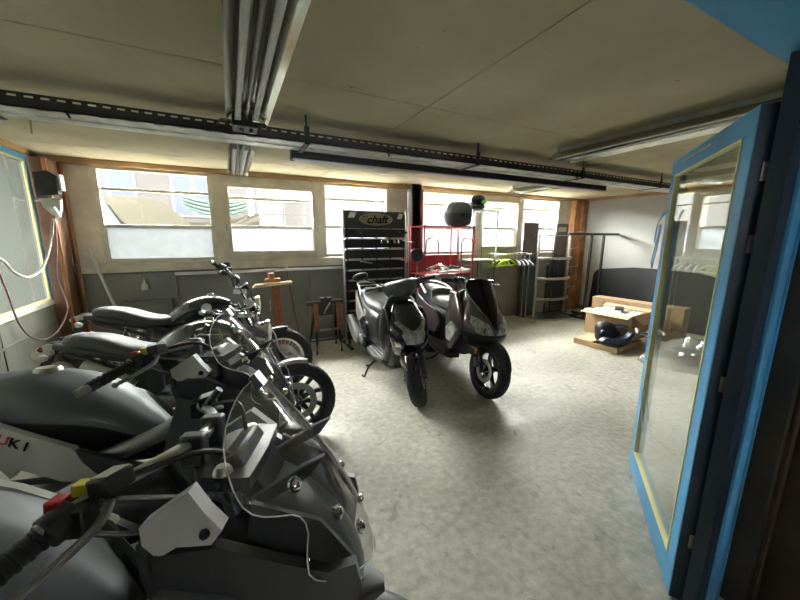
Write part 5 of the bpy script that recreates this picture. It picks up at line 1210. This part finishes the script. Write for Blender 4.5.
    for s in (-1, 1):
        if variant == 1:
            bm = new(); add_lathe(bm, [(0, -.004), (.040, -.004), (.042, .003), (.034, .006), (.030, .003), (0, .004)], (-.60, s * .158, .845), (0, s, .12), 28); part('tank_emblem', bm, 'alu', tk)
        else:
            bm = new(); add_tube(bm, [(-.44, s * .118, .85), (-.56, s * .156, .86), (-.70, s * .158, .83), (-.84, s * .125, .77), (-.93, s * .085, .735)], .0035, 6, 5); part('gold_stripe', bm, 'gold', tk)
    # seat: long ribbed saddle
    def SP(x, zt, w, zb): return [(x, 0, zt), (x, w * .6, zt - .006), (x, w * .93, zt - .03), (x, w, zt - .055), (x, w * .93, zb), (x, 0, zb)]
    ss = [SP(-.84, .80, .05, .72), SP(-.87, .80, .09, .715), SP(-.96, .79, .115, .71), SP(-1.06, .805, .13, .72), SP(-1.16, .84, .13, .74), SP(-1.26, .875, .125, .775), SP(-1.38, .89, .115, .80), SP(-1.47, .885, .085, .82), SP(-1.49, .86, .05, .83)]
    bm = new(); mloft(bm, ss, 4, 3); se = part('seat', bm, 'seat_vinyl', t, angle=60)
    for k in range(9):
        x = -.98 - k * .055; zt = .79 + (.0 if x > -1.05 else (-x - 1.05) * .30) if x > -1.36 else .887
        bm = new(); add_tube(bm, [(x, -.10, zt - .022), (x - .005, -.05, zt + .001), (x - .008, 0, zt + .003), (x - .005, .05, zt + .001), (x, .10, zt - .022)], .004, 6, 3); part('seat_seam', bm, 'seat_vinyl', se)
    # tail
    bm = new(); hullx(bm, [(-1.0, .69, .10, .035), (-1.2, .735, .105, .04), (-1.42, .79, .095, .035), (-1.55, .81, .06, .025)], 4, 20, 3); part('seat_base', bm, 'charcoal', t)
    bm = new(); add_tube(bm, [(-1.50, 0, .815), (-1.58, 0, .815), (-1.63, 0, .80)], [.03, .026, .018], 12, 3); tb = part('tail_unit', bm, 'charcoal', t)
    bm = new(); hullz(bm, [(.765, -1.62, .015, .03), (.79, -1.635, .025, .05), (.82, -1.63, .012, .03)], 3, 16, 2.4); part('tail_light', bm, 'lens_red', tb)
    bm = new(); add_prism(bm, [(-1.54, .80), (-1.60, .80), (-1.73, .56), (-1.70, .55), (-1.62, .63)], -.012, .012); add_box(bm, (-1.735, -.07, .54), (-1.725, .07, .66), rot=(0, R(25), 0)); part('plate_bracket', bm, 'black_plastic', t)
    bm = new(); patch(bm, [(-1.56, .825), (-1.61, .825), (-1.66, .80), (-1.65, .775), (-1.60, .785), (-1.55, .80)], lambda x, z: 0, -.035, .035, plane='xz', smooth=2); part('wrapped_tail_cover', bm, 'silver_plastic', t, angle=25)
    for s in (-1, 1):
        bm = new(); add_cyl(bm, (-1.53, s * .03, .76), (-1.53, s * .15, .76), .006, n=8); ts = part('turn_signal', bm, 'black_satin', t)
        bm = new(); add_lathe(bm, [(0, -.03), (.016, -.022), (.024, 0), (.022, .012), (0, .018)], (-1.53, s * .165, .76), (-1, 0, 0), 16); part('signal_lens', bm, 'silver_plastic', ts)
    # frame and engine
    bm = new()
    add_tube(bm, [(-.36, 0, .86), (-.60, 0, .74), (-.95, 0, .68), (-1.05, 0, .55), (-1.02, 0, .34)], .022, 10, 5)
    for s in (-1, 1):
        add_tube(bm, [(-.37, 0, .76), (-.36, s * .08, .60), (-.40, s * .12, .30), (-.55, s * .12, .20), (-.90, s * .12, .20), (-1.02, s * .12, .34), (-1.05, s * .12, .60), (-1.45, s * .09, .76)], .016, 10, 5)
    part('frame', bm, 'black_satin', t)
    bm = new(); hullx(bm, [(-.48, .36, .10, .08), (-.58, .34, .145, .12), (-.75, .34, .16, .13), (-.90, .36, .14, .12), (-.98, .38, .08, .07)], 3, 22, 3.5); en = part('engine', bm, 'engine', t)
    for k in range(8):
        z = .47 + k * .024; bm = new(); add_box(bm, (-.70 + k * .004, -.11, z), (-.50 + k * .004, .11, z + .010)); part('cooling_fin', bm, 'engine_light', en, smooth=False)
    bm = new(); add_box(bm, (-.66, -.085, .46), (-.53, .085, .69)); part('cylinder', bm, 'engine', en, bevel=.02)
    for s in (-1, 1):
        bm = new(); add_lathe(bm, [(0, .02), (.06, .018), (.075, .005), (.078, -.01)], (-.72, s * .155, .34), (0, s, 0), 28); part('engine_cover', bm, 'engine_light', en)
        bm = new(); patch(bm, [(-.88, .68), (-.86, .50), (-.98, .45), (-1.08, .56), (-1.06, .70)], lambda x, z, s=s: s * .125, -.012, .012, plane='xz', smooth=2); part('side_cover', bm, tank_m, t)
        bm = new(); add_cyl(bm, (-.88, s * .12, .28), (-.88, s * .22, .28), .012, n=10); part('footpeg', bm, 'rubber', t)
        bm = new(); add_tube(bm, [(-1.36, s * .12, wr + .02), (-1.22, s * .12, .70)], [.020, .020], 10, 1)
        add_tube(bm, [(-1.35 + .14 * k / 60, s * .12 + .026 * math.cos(k * .9), .36 + .30 * k / 60) for k in range(60)], .004, 5, 1); part('shock_absorber', bm, 'chrome', t)
        bm = new(); add_tube(bm, [(-.98, s * .10, .36), (-1.20, s * .095, .33), (-1.38, s * .095, wr)], [.026, .022, .020], 10, 3); part('swingarm', bm, 'black_satin', t)
    bm = new(); fender(bm, (-1.38, 0, wr), wr + .03, 35, 125, .075, drop=.03); part('rear_fender', bm, 'black_plastic', t)
    bm = new(); add_tube(bm, [(-.52, -.05, .56), (-.42, -.08, .50), (-.38, -.10, .36), (-.45, -.14, .22), (-.70, -.16, .20), (-.95, -.17, .26), (-1.05, -.17, .34)], .020, 14, 5); hp = part('exhaust_pipe', bm, 'chrome', t)
    bm = new(); add_tube(bm, [(-1.02, -.175, .32), (-1.12, -.18, .40), (-1.35, -.185, .52), (-1.45, -.185, .57)], [.03, .046, .05, .034], 18, 4); part('muffler', bm, 'alu', hp)
    if variant == 2:
        bm = new(); add_tube(bm, [(-1.02, -.16, .55), (-1.10, -.17, .60), (-1.30, -.175, .70)], [.03, .038, .038], 18, 3); part('upper_muffler', bm, 'alu', hp)
        bm = new(); patch(bm, [(-1.42, .70), (-1.38, .62), (-1.44, .50), (-1.52, .46), (-1.54, .60), (-1.50, .72)], lambda x, z: -.12, -.02, .02, plane='xz', smooth=2); part('foil_wrapping', bm, 'silver_plastic', t, angle=20)
        bm = new(); patch(bm, [(-1.58, .80), (-1.57, .76), (-1.62, .72), (-1.68, .735), (-1.69, .77), (-1.65, .80)], lambda x, z: 0, -.04, .04, plane='xz', smooth=2); part('tail_wrapping', bm, 'silver_plastic', t, angle=20)
    Yl = .26; bm = new(); add_tube(bm, [(-.75, .12, .22), (-.72, .20, .12), (-.70, Yl, Yl * math.tan(R(7)) + .014)], .010, 8, 3); add_box(bm, (-.73, Yl - .02, Yl * math.tan(R(7)) + .002), (-.66, Yl + .03, Yl * math.tan(R(7)) + .012)); part('side_stand', bm, 'black_satin', t)
    return t
roadster('motorcycle', 'black classic motorcycle with round tank emblem, farthest back of the row by the windows', (.38, 3.42, .004), R(-10.5), 'tank_black', 1)
roadster('motorcycle', 'dark classic motorcycle with a gold line on its tank, second from the windows', (.36, 2.47, .004), R(-16), 'tank_green', 2)

# ------------------------------------------------------------------ adventure bikes with tall clear screens
def adventure(label, loc, rz, lean):
    t = thing('touring_motorcycle', label, 'motorcycle', loc, rz, lean=lean)
    wr = .31; WX = -.18; S = steer_matrix((-.36, 0, .85), R(26), R(0))
    wheel(t, 'front_wheel', (WX, 0, wr), wr, .11, S, 10, disc=2, disc_r=.155, rim='black_satin', rimr=.225)
    wheel(t, 'rear_wheel', (-1.56, 0, .32), .32, .15, None, 10, disc=-1, disc_r=.13, rim='black_satin', rimr=.22)
    bm = new(); fender(bm, (WX, 0, wr), wr + .022, 50, 150, .062, drop=.05); part('front_fender', bm, 'black_plastic', t, S)
    for s in (-1, 1):
        bm = new(); add_tube(bm, [(WX, s * .10, wr), (-.275, s * .10, .63)], .028, 14, 1); lg = part('fork_leg', bm, 'charcoal', t, S)
        bm = new(); add_tube(bm, [(-.275, s * .10, .63), (-.40, s * .10, 1.05)], .0215, 14, 1); part('fork_tube', bm, 'steel', lg, S)
        bm = new(); add_prism(bm, [(WX - .03, wr - .02), (WX - .10, wr + .02), (WX - .12, wr + .10), (WX - .09, wr + .13), (WX - .04, wr + .07)], s * .065, s * .115); part('brake_caliper', bm, 'engine', t, S, bevel=.005)
    bm = new(); add_prism(bm, [(-.34, -.125), (-.34, .125), (-.44, .11), (-.49, .0), (-.44, -.11)], 1.03, 1.058, 'xy', smooth=2); part('top_clamp', bm, 'black_satin', t, S)
    for s in (-1, 1):
        bm = new(); add_lathe(bm, [(0, .012), (.012, .012), (.018, .004), (.02, -.004)], (-.40, s * .10, 1.062), (0, 0, 1), 16); part('fork_cap', bm, 'alu', t, S)
    # nose fairing
    NS = [(.58, -.37, .11, .11), (.66, -.33, .19, .15), (.74, -.315, .205, .18), (.82, -.325, .19, .19), (.89, -.345, .15, .18), (.95, -.37, .11, .15), (.98, -.385, .07, .11)]
    bm = new(); hullz(bm, NS, 4, 36, 1.8); part('nose_fairing', bm, 'black_satin', t)
    def NF(y, z):
        z = min(max(z, NS[0][0]), NS[-1][0])
        for a, b in zip(NS, NS[1:]):
            if a[0] <= z <= b[0]: k = (z - a[0]) / (b[0] - a[0]); break
        xc, dx, wy = (a[i] + (b[i] - a[i]) * k for i in (1, 2, 3)); return xc + dx * max(0, 1 - min(1, abs(y) / wy) ** 1.8) ** (1 / 1.8)
    for s in (-1, 1):
        HL = [(s * .015, .67), (s * .06, .67), (s * .11, .71), (s * .14, .77), (s * .09, .755), (s * .04, .73), (s * .015, .715)]
        bm = new(); patch(bm, HL, NF, -.02, .005); hd = part('headlight', bm, 'lamp_bowl', t)
        bm = new(); patch(bm, HL, NF, .008, .012); part('headlight_lens', bm, 'headlamp_glass', hd)
    bm = new(); hullx(bm, [(-.34, .66, .10, .05), (-.20, .67, .085, .035), (-.11, .675, .055, .022), (-.06, .67, .02, .010)], 4, 20, 3); part('beak', bm, 'black_plastic', t)
    # side fairings
    for s in (-1, 1):
        f = lambda x, z, s=s: s * (.150 + .070 * max(0, 1 - ((x + .46) / .32) ** 2) - .25 * max(0, .75 - z))
        bm = new(); patch(bm, [(-.12, .83), (-.13, .875), (-.185, .88), (-.26, .93), (-.37, .995), (-.47, .995), (-.462, .86), (-.43, .72), (-.46, .56), (-.36, .50), (-.22, .58), (-.14, .70)], f, -.012, .012, plane='xz', rings=7); sf = part('side_fairing', bm, 'dark_grey_paint', t)
        f2 = lambda x, z, s=s: s * (.195 + .02 * max(0, 1 - ((x + .42) / .12) ** 2) - .35 * max(0, z - 1.0))
        bm = new(); patch(bm, [(-.42, 1.085), (-.39, 1.05), (-.36, 1.02), (-.375, 1.002), (-.43, 1.006), (-.46, .99), (-.488, 1.01), (-.497, 1.035)], f2, -.016, .016, plane='xz'); ck = part('shroud', bm, 'silver_plastic', t)
        bm = new(); patch(bm, [(-.498, 1.01), (-.492, .96), (-.47, .90), (-.45, .87), (-.462, .93), (-.478, .985)], f2, -.017, .019, plane='xz'); part('shroud_leg', bm, 'charcoal', ck)
        bm = new(); add_lathe(bm, [(0, .004), (.007, .004), (.010, .0), (.010, -.004)], (-.388, s * .222, 1.018), (0, s, .1), 14); part('bolt', bm, 'black_gloss', ck)
        # radiator side + angular pod seen below the screen
        bm = new(); patch(bm, [(-.46, .94), (-.34, .90), (-.30, .78), (-.34, .62), (-.44, .60), (-.52, .74)], lambda x, z, s=s: s * .238, -.008, .012, plane='xz'); part('radiator_shroud', bm, 'grey_paint', t)
    # windscreen
    def XC(z): return -.085 - .30 * (z - .8) - .8 * max(0, z - .8) ** 2
    rows = [(.785, .03), (.80, .07), (.83, .125), (.86, .165), (.885, .188), (.91, .196), (.94, .184), (.965, .166), (.99, .160), (1.01, .170), (1.03, .194), (1.05, .208), (1.08, .210), (1.13, .193), (1.17, .165), (1.20, .125), (1.22, .075), (1.225, .03)]
    rows = crom(rows, 3); bm = new(); g = []; n = 20
    for z, w in rows:
        line = []
        for j in range(n + 1):
            y = w * (-1 + 2 * j / n); x = XC(z) - 2.3 * y * y
            line.append((x, y, z - .35 * y * y))
        g.append([V(*p) for p in line] + [V(p[0] - .003, p[1], p[2]) for p in line[::-1]])
    loft_rings(bm, g); ws = part('windscreen', bm, 'screen_clear', t, angle=60)
    edge = [(XC(z) - 2.3 * w * w - .002, s_ * w, z - .35 * w * w) for s_, rr in ((1, rows), (-1, rows[::-1])) for z, w in rr]
    bm = new(); add_tube(bm, edge[::2], .0015, 6, 1, loop=True); part('screen_edge', bm, 'edge_clear', ws)
    for y, z in ((-.135, 1.045), (.135, 1.045), (-.095, .945), (.095, .945), (-.05, .87), (.05, .87)):
        c = V(XC(z) - 2.3 * y * y, y, z - .35 * y * y); nrm = V(1, 4.6 * y, .5).normalized()
        bm = new(); add_lathe(bm, [(0, .010), (.006, .010), (.010, .007), (.011, .002), (.016, .001), (.016, -.006), (0, -.012)], c, nrm, 18); bt = part('screen_bolt', bm, 'chrome', ws)
    bm = new(); add_box(bm, (XC(1.215) - .012, -.02, 1.205), (XC(1.215) + .006, .02, 1.24), rot=(0, R(-35), 0)); part('edge_clip', bm, 'alu', ws, smooth=False)
    # screen bracket + dash
    bm = new(); add_prism(bm, [(-.41, 1.04), (-.42, 1.07), (-.38, 1.085), (-.33, 1.01), (-.31, .97), (-.36, .98)], -.085, .085); part('dashboard', bm, 'black_satin', t, bevel=.008)
    for s in (-1, 1):
        bm = new(); add_prism(bm, [(-.36, .99), (-.31, .99), (-.22, 1.04), (-.19, 1.08), (-.24, 1.06)], s * .10 - .01, s * .10 + .01); part('screen_bracket', bm, 'charcoal', t, bevel=.003)
        bm = new(); patch(bm, [(-.33, 1.02), (-.20, .96), (-.13, .86), (-.20, .86), (-.34, .95)], lambda x, z, s=s: s * (.135 + .10 * (-.2 - x)), -.006, .006, plane='xz'); part('inner_fairing', bm, 'charcoal', t)
    # handlebar and controls
    hb = [(-.60, .27, 1.085), (-.565, .20, 1.095), (-.50, .11, 1.105), (-.475, .0, 1.10), (-.50, -.11, 1.105), (-.565, -.20, 1.095), (-.60, -.27, 1.085)]
    bm = new(); add_tube(bm, hb, [.011, .011, .013, .014, .013, .011, .011], 12, 4); part('handlebar', bm, 'alu', t, S)
    for s in (-1, 1):
        bm = new(); add_box(bm, (-.50, s * .05 - .018, 1.055), (-.45, s * .05 + .018, 1.125)); part('bar_riser', bm, 'engine', t, S, bevel=.006)
    grip_set(t, -1, -.595, .262, .385, 1.075, -.65, 1.035, S, lever='engine_light', red=True); grip_set(t, 1, -.595, .262, .385, 1.075, -.65, 1.035, S, lever='engine_light')
    for s in (-1, 1):
        bm = new(); add_box(bm, (-.565, s * .195 - .026, 1.098), (-.522, s * .195 + .024, 1.13), rot=(0, R(-12), R(s * 18))); rv = part('brake_reservoir' if s < 0 else 'clutch_perch', bm, 'black_plastic', t, S, bevel=.004)
        bm = new(); add_box(bm, (-.561, s * .195 - .021, 1.1315), (-.526, s * .195 + .019, 1.133), rot=(0, R(-12), R(s * 18))); part('reservoir_lid', bm, 'alu', rv, S, smooth=False)
        if s > 0:
            bm = new(); add_cyl(bm, (-.545, s * .17, 1.10), (-.50, s * .165, 1.155), .010, n=12); part('mirror_mount', bm, 'engine', t, S)
    for k, p in enumerate((((-.56, -.18, 1.10), (-.44, -.13, 1.12), (-.40, -.05, 1.07), (-.36, .05, .98)), ((-.55, .18, 1.10), (-.44, .12, 1.13), (-.40, .06, 1.07), (-.36, -.02, .96)), ((-.58, -.24, 1.06), (-.50, -.20, 1.02), (-.42, -.12, 1.0), (-.38, -.08, .92)), ((-.55, -.19, 1.08), (-.46, -.17, 1.06), (-.40, -.14, 1.03), (-.37, -.10, .96)))):
        bm = new(); add_tube(bm, list(p), (.006, .005, .0045, .004)[k], 8, 5); part('control_cable', bm, ('black_plastic', 'black_plastic', 'black_plastic', 'steel')[k], t, S)
    # tank
    def TP(x, zt, w, zf, zb, wb, k=1.0): return [(x, 0, zt), (x, w * .5, zt - .022), (x, w * .82 * k, zt - .068), (x, w * .98, zf + .02), (x, w, zf), (x, w - .022, zf - .012), (x, wb, (zf + zb) / 2 - .02), (x, wb * .9, zb), (x, 0, zb)]
    st = [TP(-.565, .70, .05, .665, .62, .045), TP(-.60, .745, .09, .71, .63, .07), TP(-.68, .825, .135, .765, .64, .10), TP(-.78, .910, .175, .825, .65, .125), TP(-.88, .970, .195, .852, .655, .14, 1.02), TP(-1.0, 1.01, .190, .865, .66, .135, 1.03), TP(-1.12, 1.022, .160, .868, .67, .13, 1.06), TP(-1.23, 1.0, .140, .86, .69, .125, 1.1), TP(-1.33, .91, .12, .82, .71, .11), TP(-1.36, .84, .08, .78, .72, .07)]
    bm = new(); mloft(bm, st, 5, 3); FX = [(-1.4, .865), (-1.0, .865), (-.88, .852), (-.78, .825), (-.68, .765), (-.60, .71), (-.5, .66)]
    fold = lambda x: next(a[1] + (b[1] - a[1]) * (x - a[0]) / (b[0] - a[0]) for a, b in zip(FX, FX[1:]) if a[0] <= x <= b[0])
    for fc in bm.faces:
        c = fc.calc_center_median(); fc.material_index = 1 if c.z < fold(c.x) - .003 else 0
    tk = part('fuel_tank', bm, ['grey_paint', 'black_satin'], t, angle=35)
    bm = new(); add_lathe(bm, [(0, .014), (.036, .014), (.044, .006), (.048, -.008)], (-1.05, 0, 1.012), (0, 0, 1), 26); part('fuel_cap', bm, 'steel', tk)
    bm = new(); add_tube(bm, [(-1.34, -.10, .88), (-1.24, -.112, .975), (-1.16, -.105, 1.013)], .0025, 6, 5); part('tank_seam', bm, 'black_satin', tk)
    # side cover with lettering
    for s in (-1, 1):
        f = lambda x, z, s=s: s * (.178 + .05 * max(0, 1 - ((x + 1.0) / .45) ** 2))
        bm = new(); patch(bm, [(-1.36, .93), (-1.20, .945), (-1.06, .893), (-.94, .835), (-.82, .775), (-.795, .72), (-.73, .63), (-.86, .66), (-.98, .72), (-1.01, .69), (-1.07, .77), (-1.20, .79), (-1.34, .82)], f, -.012, .012, plane='xz', rings=6); sc_ = part('side_cover', bm, 'silver_plastic', t)
        bm = new(); patch(bm, [(-.815, .765), (-.72, .72), (-.60, .66), (-.60, .62), (-.735, .64), (-.79, .715)], f, -.010, .014, plane='xz'); part('cover_insert', bm, 'charcoal', sc_)
        d = V(.90, 0, -.43) if s < 0 else V(-.90, 0, .43)
        yy = s * (.178 + .05 * max(0, 1 - ((-1.12 + 1.0) / .45) ** 2) + .0135)
        for k, (ch, m) in enumerate(zip('SUZUKI', ('black_gloss', 'black_gloss', 'black_gloss', 'red_plastic', 'black_gloss', 'black_gloss'))):
            q = (k - 2.5) * .036 * (1 if s < 0 else 1)
            o = V(-1.035, yy, .838) + d.normalized() * q
            text_obj('lettering', ch, .046, m, sc_, basis((o.x, s * (.178 + .05 * max(0, 1 - ((o.x + 1.0) / .45) ** 2) + .0135), o.z), d, (0, 0, 1)), sx=1.1)
        bm = new(); add_tube(bm, [(-.76, s * .21, .655), (-.95, s * .205, .655), (-1.12, s * .19, .645)], .012, 8, 3); part('frame_cover', bm, 'charcoal', t)
    # seat and tail
    def SP(x, zt, w, zb): return [(x, 0, zt), (x, w * .6, zt - .006), (x, w * .93, zt - .03), (x, w, zt - .055), (x, w * .93, zb), (x, 0, zb)]
    bm = new(); mloft(bm, [SP(-1.28, .84, .09, .74), SP(-1.31, .85, .12, .74), SP(-1.40, .84, .15, .745), SP(-1.50, .86, .15, .76), SP(-1.56, .90, .145, .78), SP(-1.68, .91, .13, .80), SP(-1.76, .90, .09, .82)], 4, 3); part('seat', bm, 'seat_vinyl', t, angle=60)
    bm = new(); hullx(bm, [(-1.20, .70, .12, .06), (-1.40, .72, .13, .05), (-1.62, .77, .11, .045), (-1.78, .82, .07, .03), (-1.82, .83, .02, .01)], 4, 20, 3); part('tail_fairing', bm, 'black_satin', t)
    bm = new(); add_prism(bm, [(-1.62, -.14), (-1.62, .14), (-1.78, .12), (-1.82, 0), (-1.78, -.12)], .90, .92, 'xy', smooth=2); add_box(bm, (-1.74, -.06, .82), (-1.70, .06, .90)); part('luggage_rack', bm, 'black_plastic', t)
    bm = new(); add_box(bm, (-1.845, -.05, .79), (-1.81, .05, .83)); part('tail_light', bm, 'lens_red', t, bevel=.006)
    bm = new(); add_prism(bm, [(-1.70, .77), (-1.76, .77), (-1.86, .52), (-1.83, .52)], -.06, .06); part('rear_mudguard', bm, 'black_plastic', t, bevel=.004)
    # frame, engine, drive
    bm = new()
    for s in (-1, 1): add_tube(bm, [(-.42, s * .05, .92), (-.55, s * .13, .78), (-.85, s * .155, .66), (-1.08, s * .15, .52), (-1.10, s * .14, .36)], [.03, .032, .032, .034, .03], 10, 5)
    part('frame', bm, 'engine_light', t)
    bm = new(); hullx(bm, [(-.55, .40, .11, .10), (-.66, .38, .16, .15), (-.85, .36, .18, .16), (-1.03, .38, .15, .14), (-1.12, .40, .08, .08)], 3, 22, 3.5); en = part('engine', bm, 'engine', t)
    for s in (-1, 1):
        bm = new(); add_lathe(bm, [(0, .024), (.07, .02), (.09, .006), (.095, -.012)], (-.86, s * .172, .36), (0, s, 0), 28); part('engine_cover', bm, 'engine_light', en)
        bm = new(); add_cyl(bm, (-1.05, s * .13, .33), (-1.05, s * .25, .33), .012, n=10); part('footpeg', bm, 'rubber', t)
        bm = new(); add_tube(bm, [(-1.08, s * .12, .40), (-1.30, s * .11, .35), (-1.56, s * .11, .32)], [.034, .028, .026], 10, 3); part('swingarm', bm, 'black_satin', t)
    bm = new(); add_box(bm, (-.60, -.08, .44), (-.47, .08, .66), rot=(0, R(-25), 0)); part('front_cylinder', bm, 'engine', en, bevel=.02)
    bm = new(); add_box(bm, (-.47, -.17, .46), (-.43, .17, .70), rot=(0, R(-8), 0)); rd = part('radiator', bm, 'charcoal', t, bevel=.004)
    bm = new(); add_tube(bm, [(-.50, -.04, .50), (-.40, -.06, .42), (-.44, -.10, .24), (-.60, -.14, .18), (-.95, -.16, .20), (-1.15, -.17, .32)], .021, 14, 5); hp = part('exhaust_pipe', bm, 'steel', t)
    bm = new(); add_tube(bm, [(-1.12, -.175, .30), (-1.25, -.185, .40), (-1.58, -.19, .56), (-1.68, -.19, .60)], [.03, .055, .06, .04], 18, 4); part('muffler', bm, 'charcoal', hp)
    bm = new(); fender(bm, (-1.56, 0, .32), .355, 40, 115, .08, drop=.03); part('rear_hugger', bm, 'black_plastic', t)
    tl = math.tan(lean); Yl = .27
    bm = new(); add_tube(bm, [(-.95, .12, .24), (-.92, .20, .13), (-.90, Yl, Yl * tl + .014)], .011, 8, 3); add_box(bm, (-.94, Yl - .02, Yl * tl + .002), (-.86, Yl + .035, Yl * tl + .012)); part('side_stand', bm, 'black_satin', t)
    return t
b3 = adventure('grey touring motorcycle with clear windscreen, third from the windows, between classic bike and nearest bike', (.26, 1.37, .003), R(-17), R(7))
b4 = copy_tree(b3); b4.location = (.315, .55, .003); b4.rotation_euler = (-R(7.4), 0, R(-18.5))
for ch in COL.objects:
    if ch.parent == b4 and ch.name.startswith(('fuel_tank',)): ch.location = (-.06, 0, -.02)
b4['label'] = 'nearest grey touring motorcycle with large clear windscreen, right in front at lower left'
b3['group'] = b4['group'] = 'grey touring motorcycles'
# ------------------------------------------------------------------ camera
cam_d = bpy.data.cameras.new('camera'); cam = bpy.data.objects.new('camera', cam_d); COL.objects.link(cam)
cam.location = (0, 0, 1.55)
yaw, pitch, roll = R(26.8), R(10.8), R(.2)
F = Vector((math.sin(yaw) * math.cos(pitch), math.cos(yaw) * math.cos(pitch), -math.sin(pitch)))
Rt = Vector((math.cos(yaw), -math.sin(yaw), 0)); Up = Rt.cross(F)
R2 = Rt * math.cos(roll) + Up * math.sin(roll); U2 = Up * math.cos(roll) - Rt * math.sin(roll)
cam.rotation_euler = Matrix((R2, U2, -F)).transposed().to_euler()
cam_d.sensor_width = 36; cam_d.lens = 332 / 800 * 36; cam_d.clip_start = .02; cam_d.clip_end = 200
sc.camera = cam

# ------------------------------------------------------------------ light: overcast daylight through the windows
w = bpy.data.worlds.new('overcast'); sc.world = w; w.use_nodes = True; nt = w.node_tree
bg = nt.nodes['Background']; tc = nt.nodes.new('ShaderNodeTexCoord'); sp = nt.nodes.new('ShaderNodeSeparateXYZ')
rp = nt.nodes.new('ShaderNodeValToRGB'); rp.color_ramp.elements[0].position = 0.0; rp.color_ramp.elements[0].color = (.90, .90, .88, 1)
rp.color_ramp.elements[1].position = .7; rp.color_ramp.elements[1].color = (1, .98, .94, 1)
nt.links.new(tc.outputs['Generated'], sp.inputs[0]); nt.links.new(sp.outputs['Z'], rp.inputs['Fac']); nt.links.new(rp.outputs['Color'], bg.inputs['Color'])
bg.inputs['Strength'].default_value = 60.0
def portal(x, y, z, sx, sy, rot):
    l = bpy.data.lights.new('daylight_portal', 'AREA'); l.shape = 'RECTANGLE'; l.size = sx; l.size_y = sy; l.cycles.is_portal = True
    o = bpy.data.objects.new('daylight_portal', l); COL.objects.link(o); o.location = (x, y, z); o.rotation_euler = rot
portal(.5, YB + .16, 1.77, 3.5, 1.05, (R(-90), 0, 0)); portal(4.43, YB + .16, 1.77, 3.3, 1.05, (R(-90), 0, 0))
portal(XL - .1, 2.5, 1.58, 1.4, 4.1, (0, R(-90), 0))
sc.view_settings.view_transform = 'Standard'; sc.view_settings.look = 'None'; sc.view_settings.exposure = 1.65; sc.view_settings.gamma = 1
sc.view_settings.use_curve_mapping = False
sc.cycles.max_bounces = 10; sc.cycles.diffuse_bounces = 5; sc.cycles.glossy_bounces = 5; sc.cycles.transparent_max_bounces = 16
sc.cycles.sample_clamp_indirect = 6
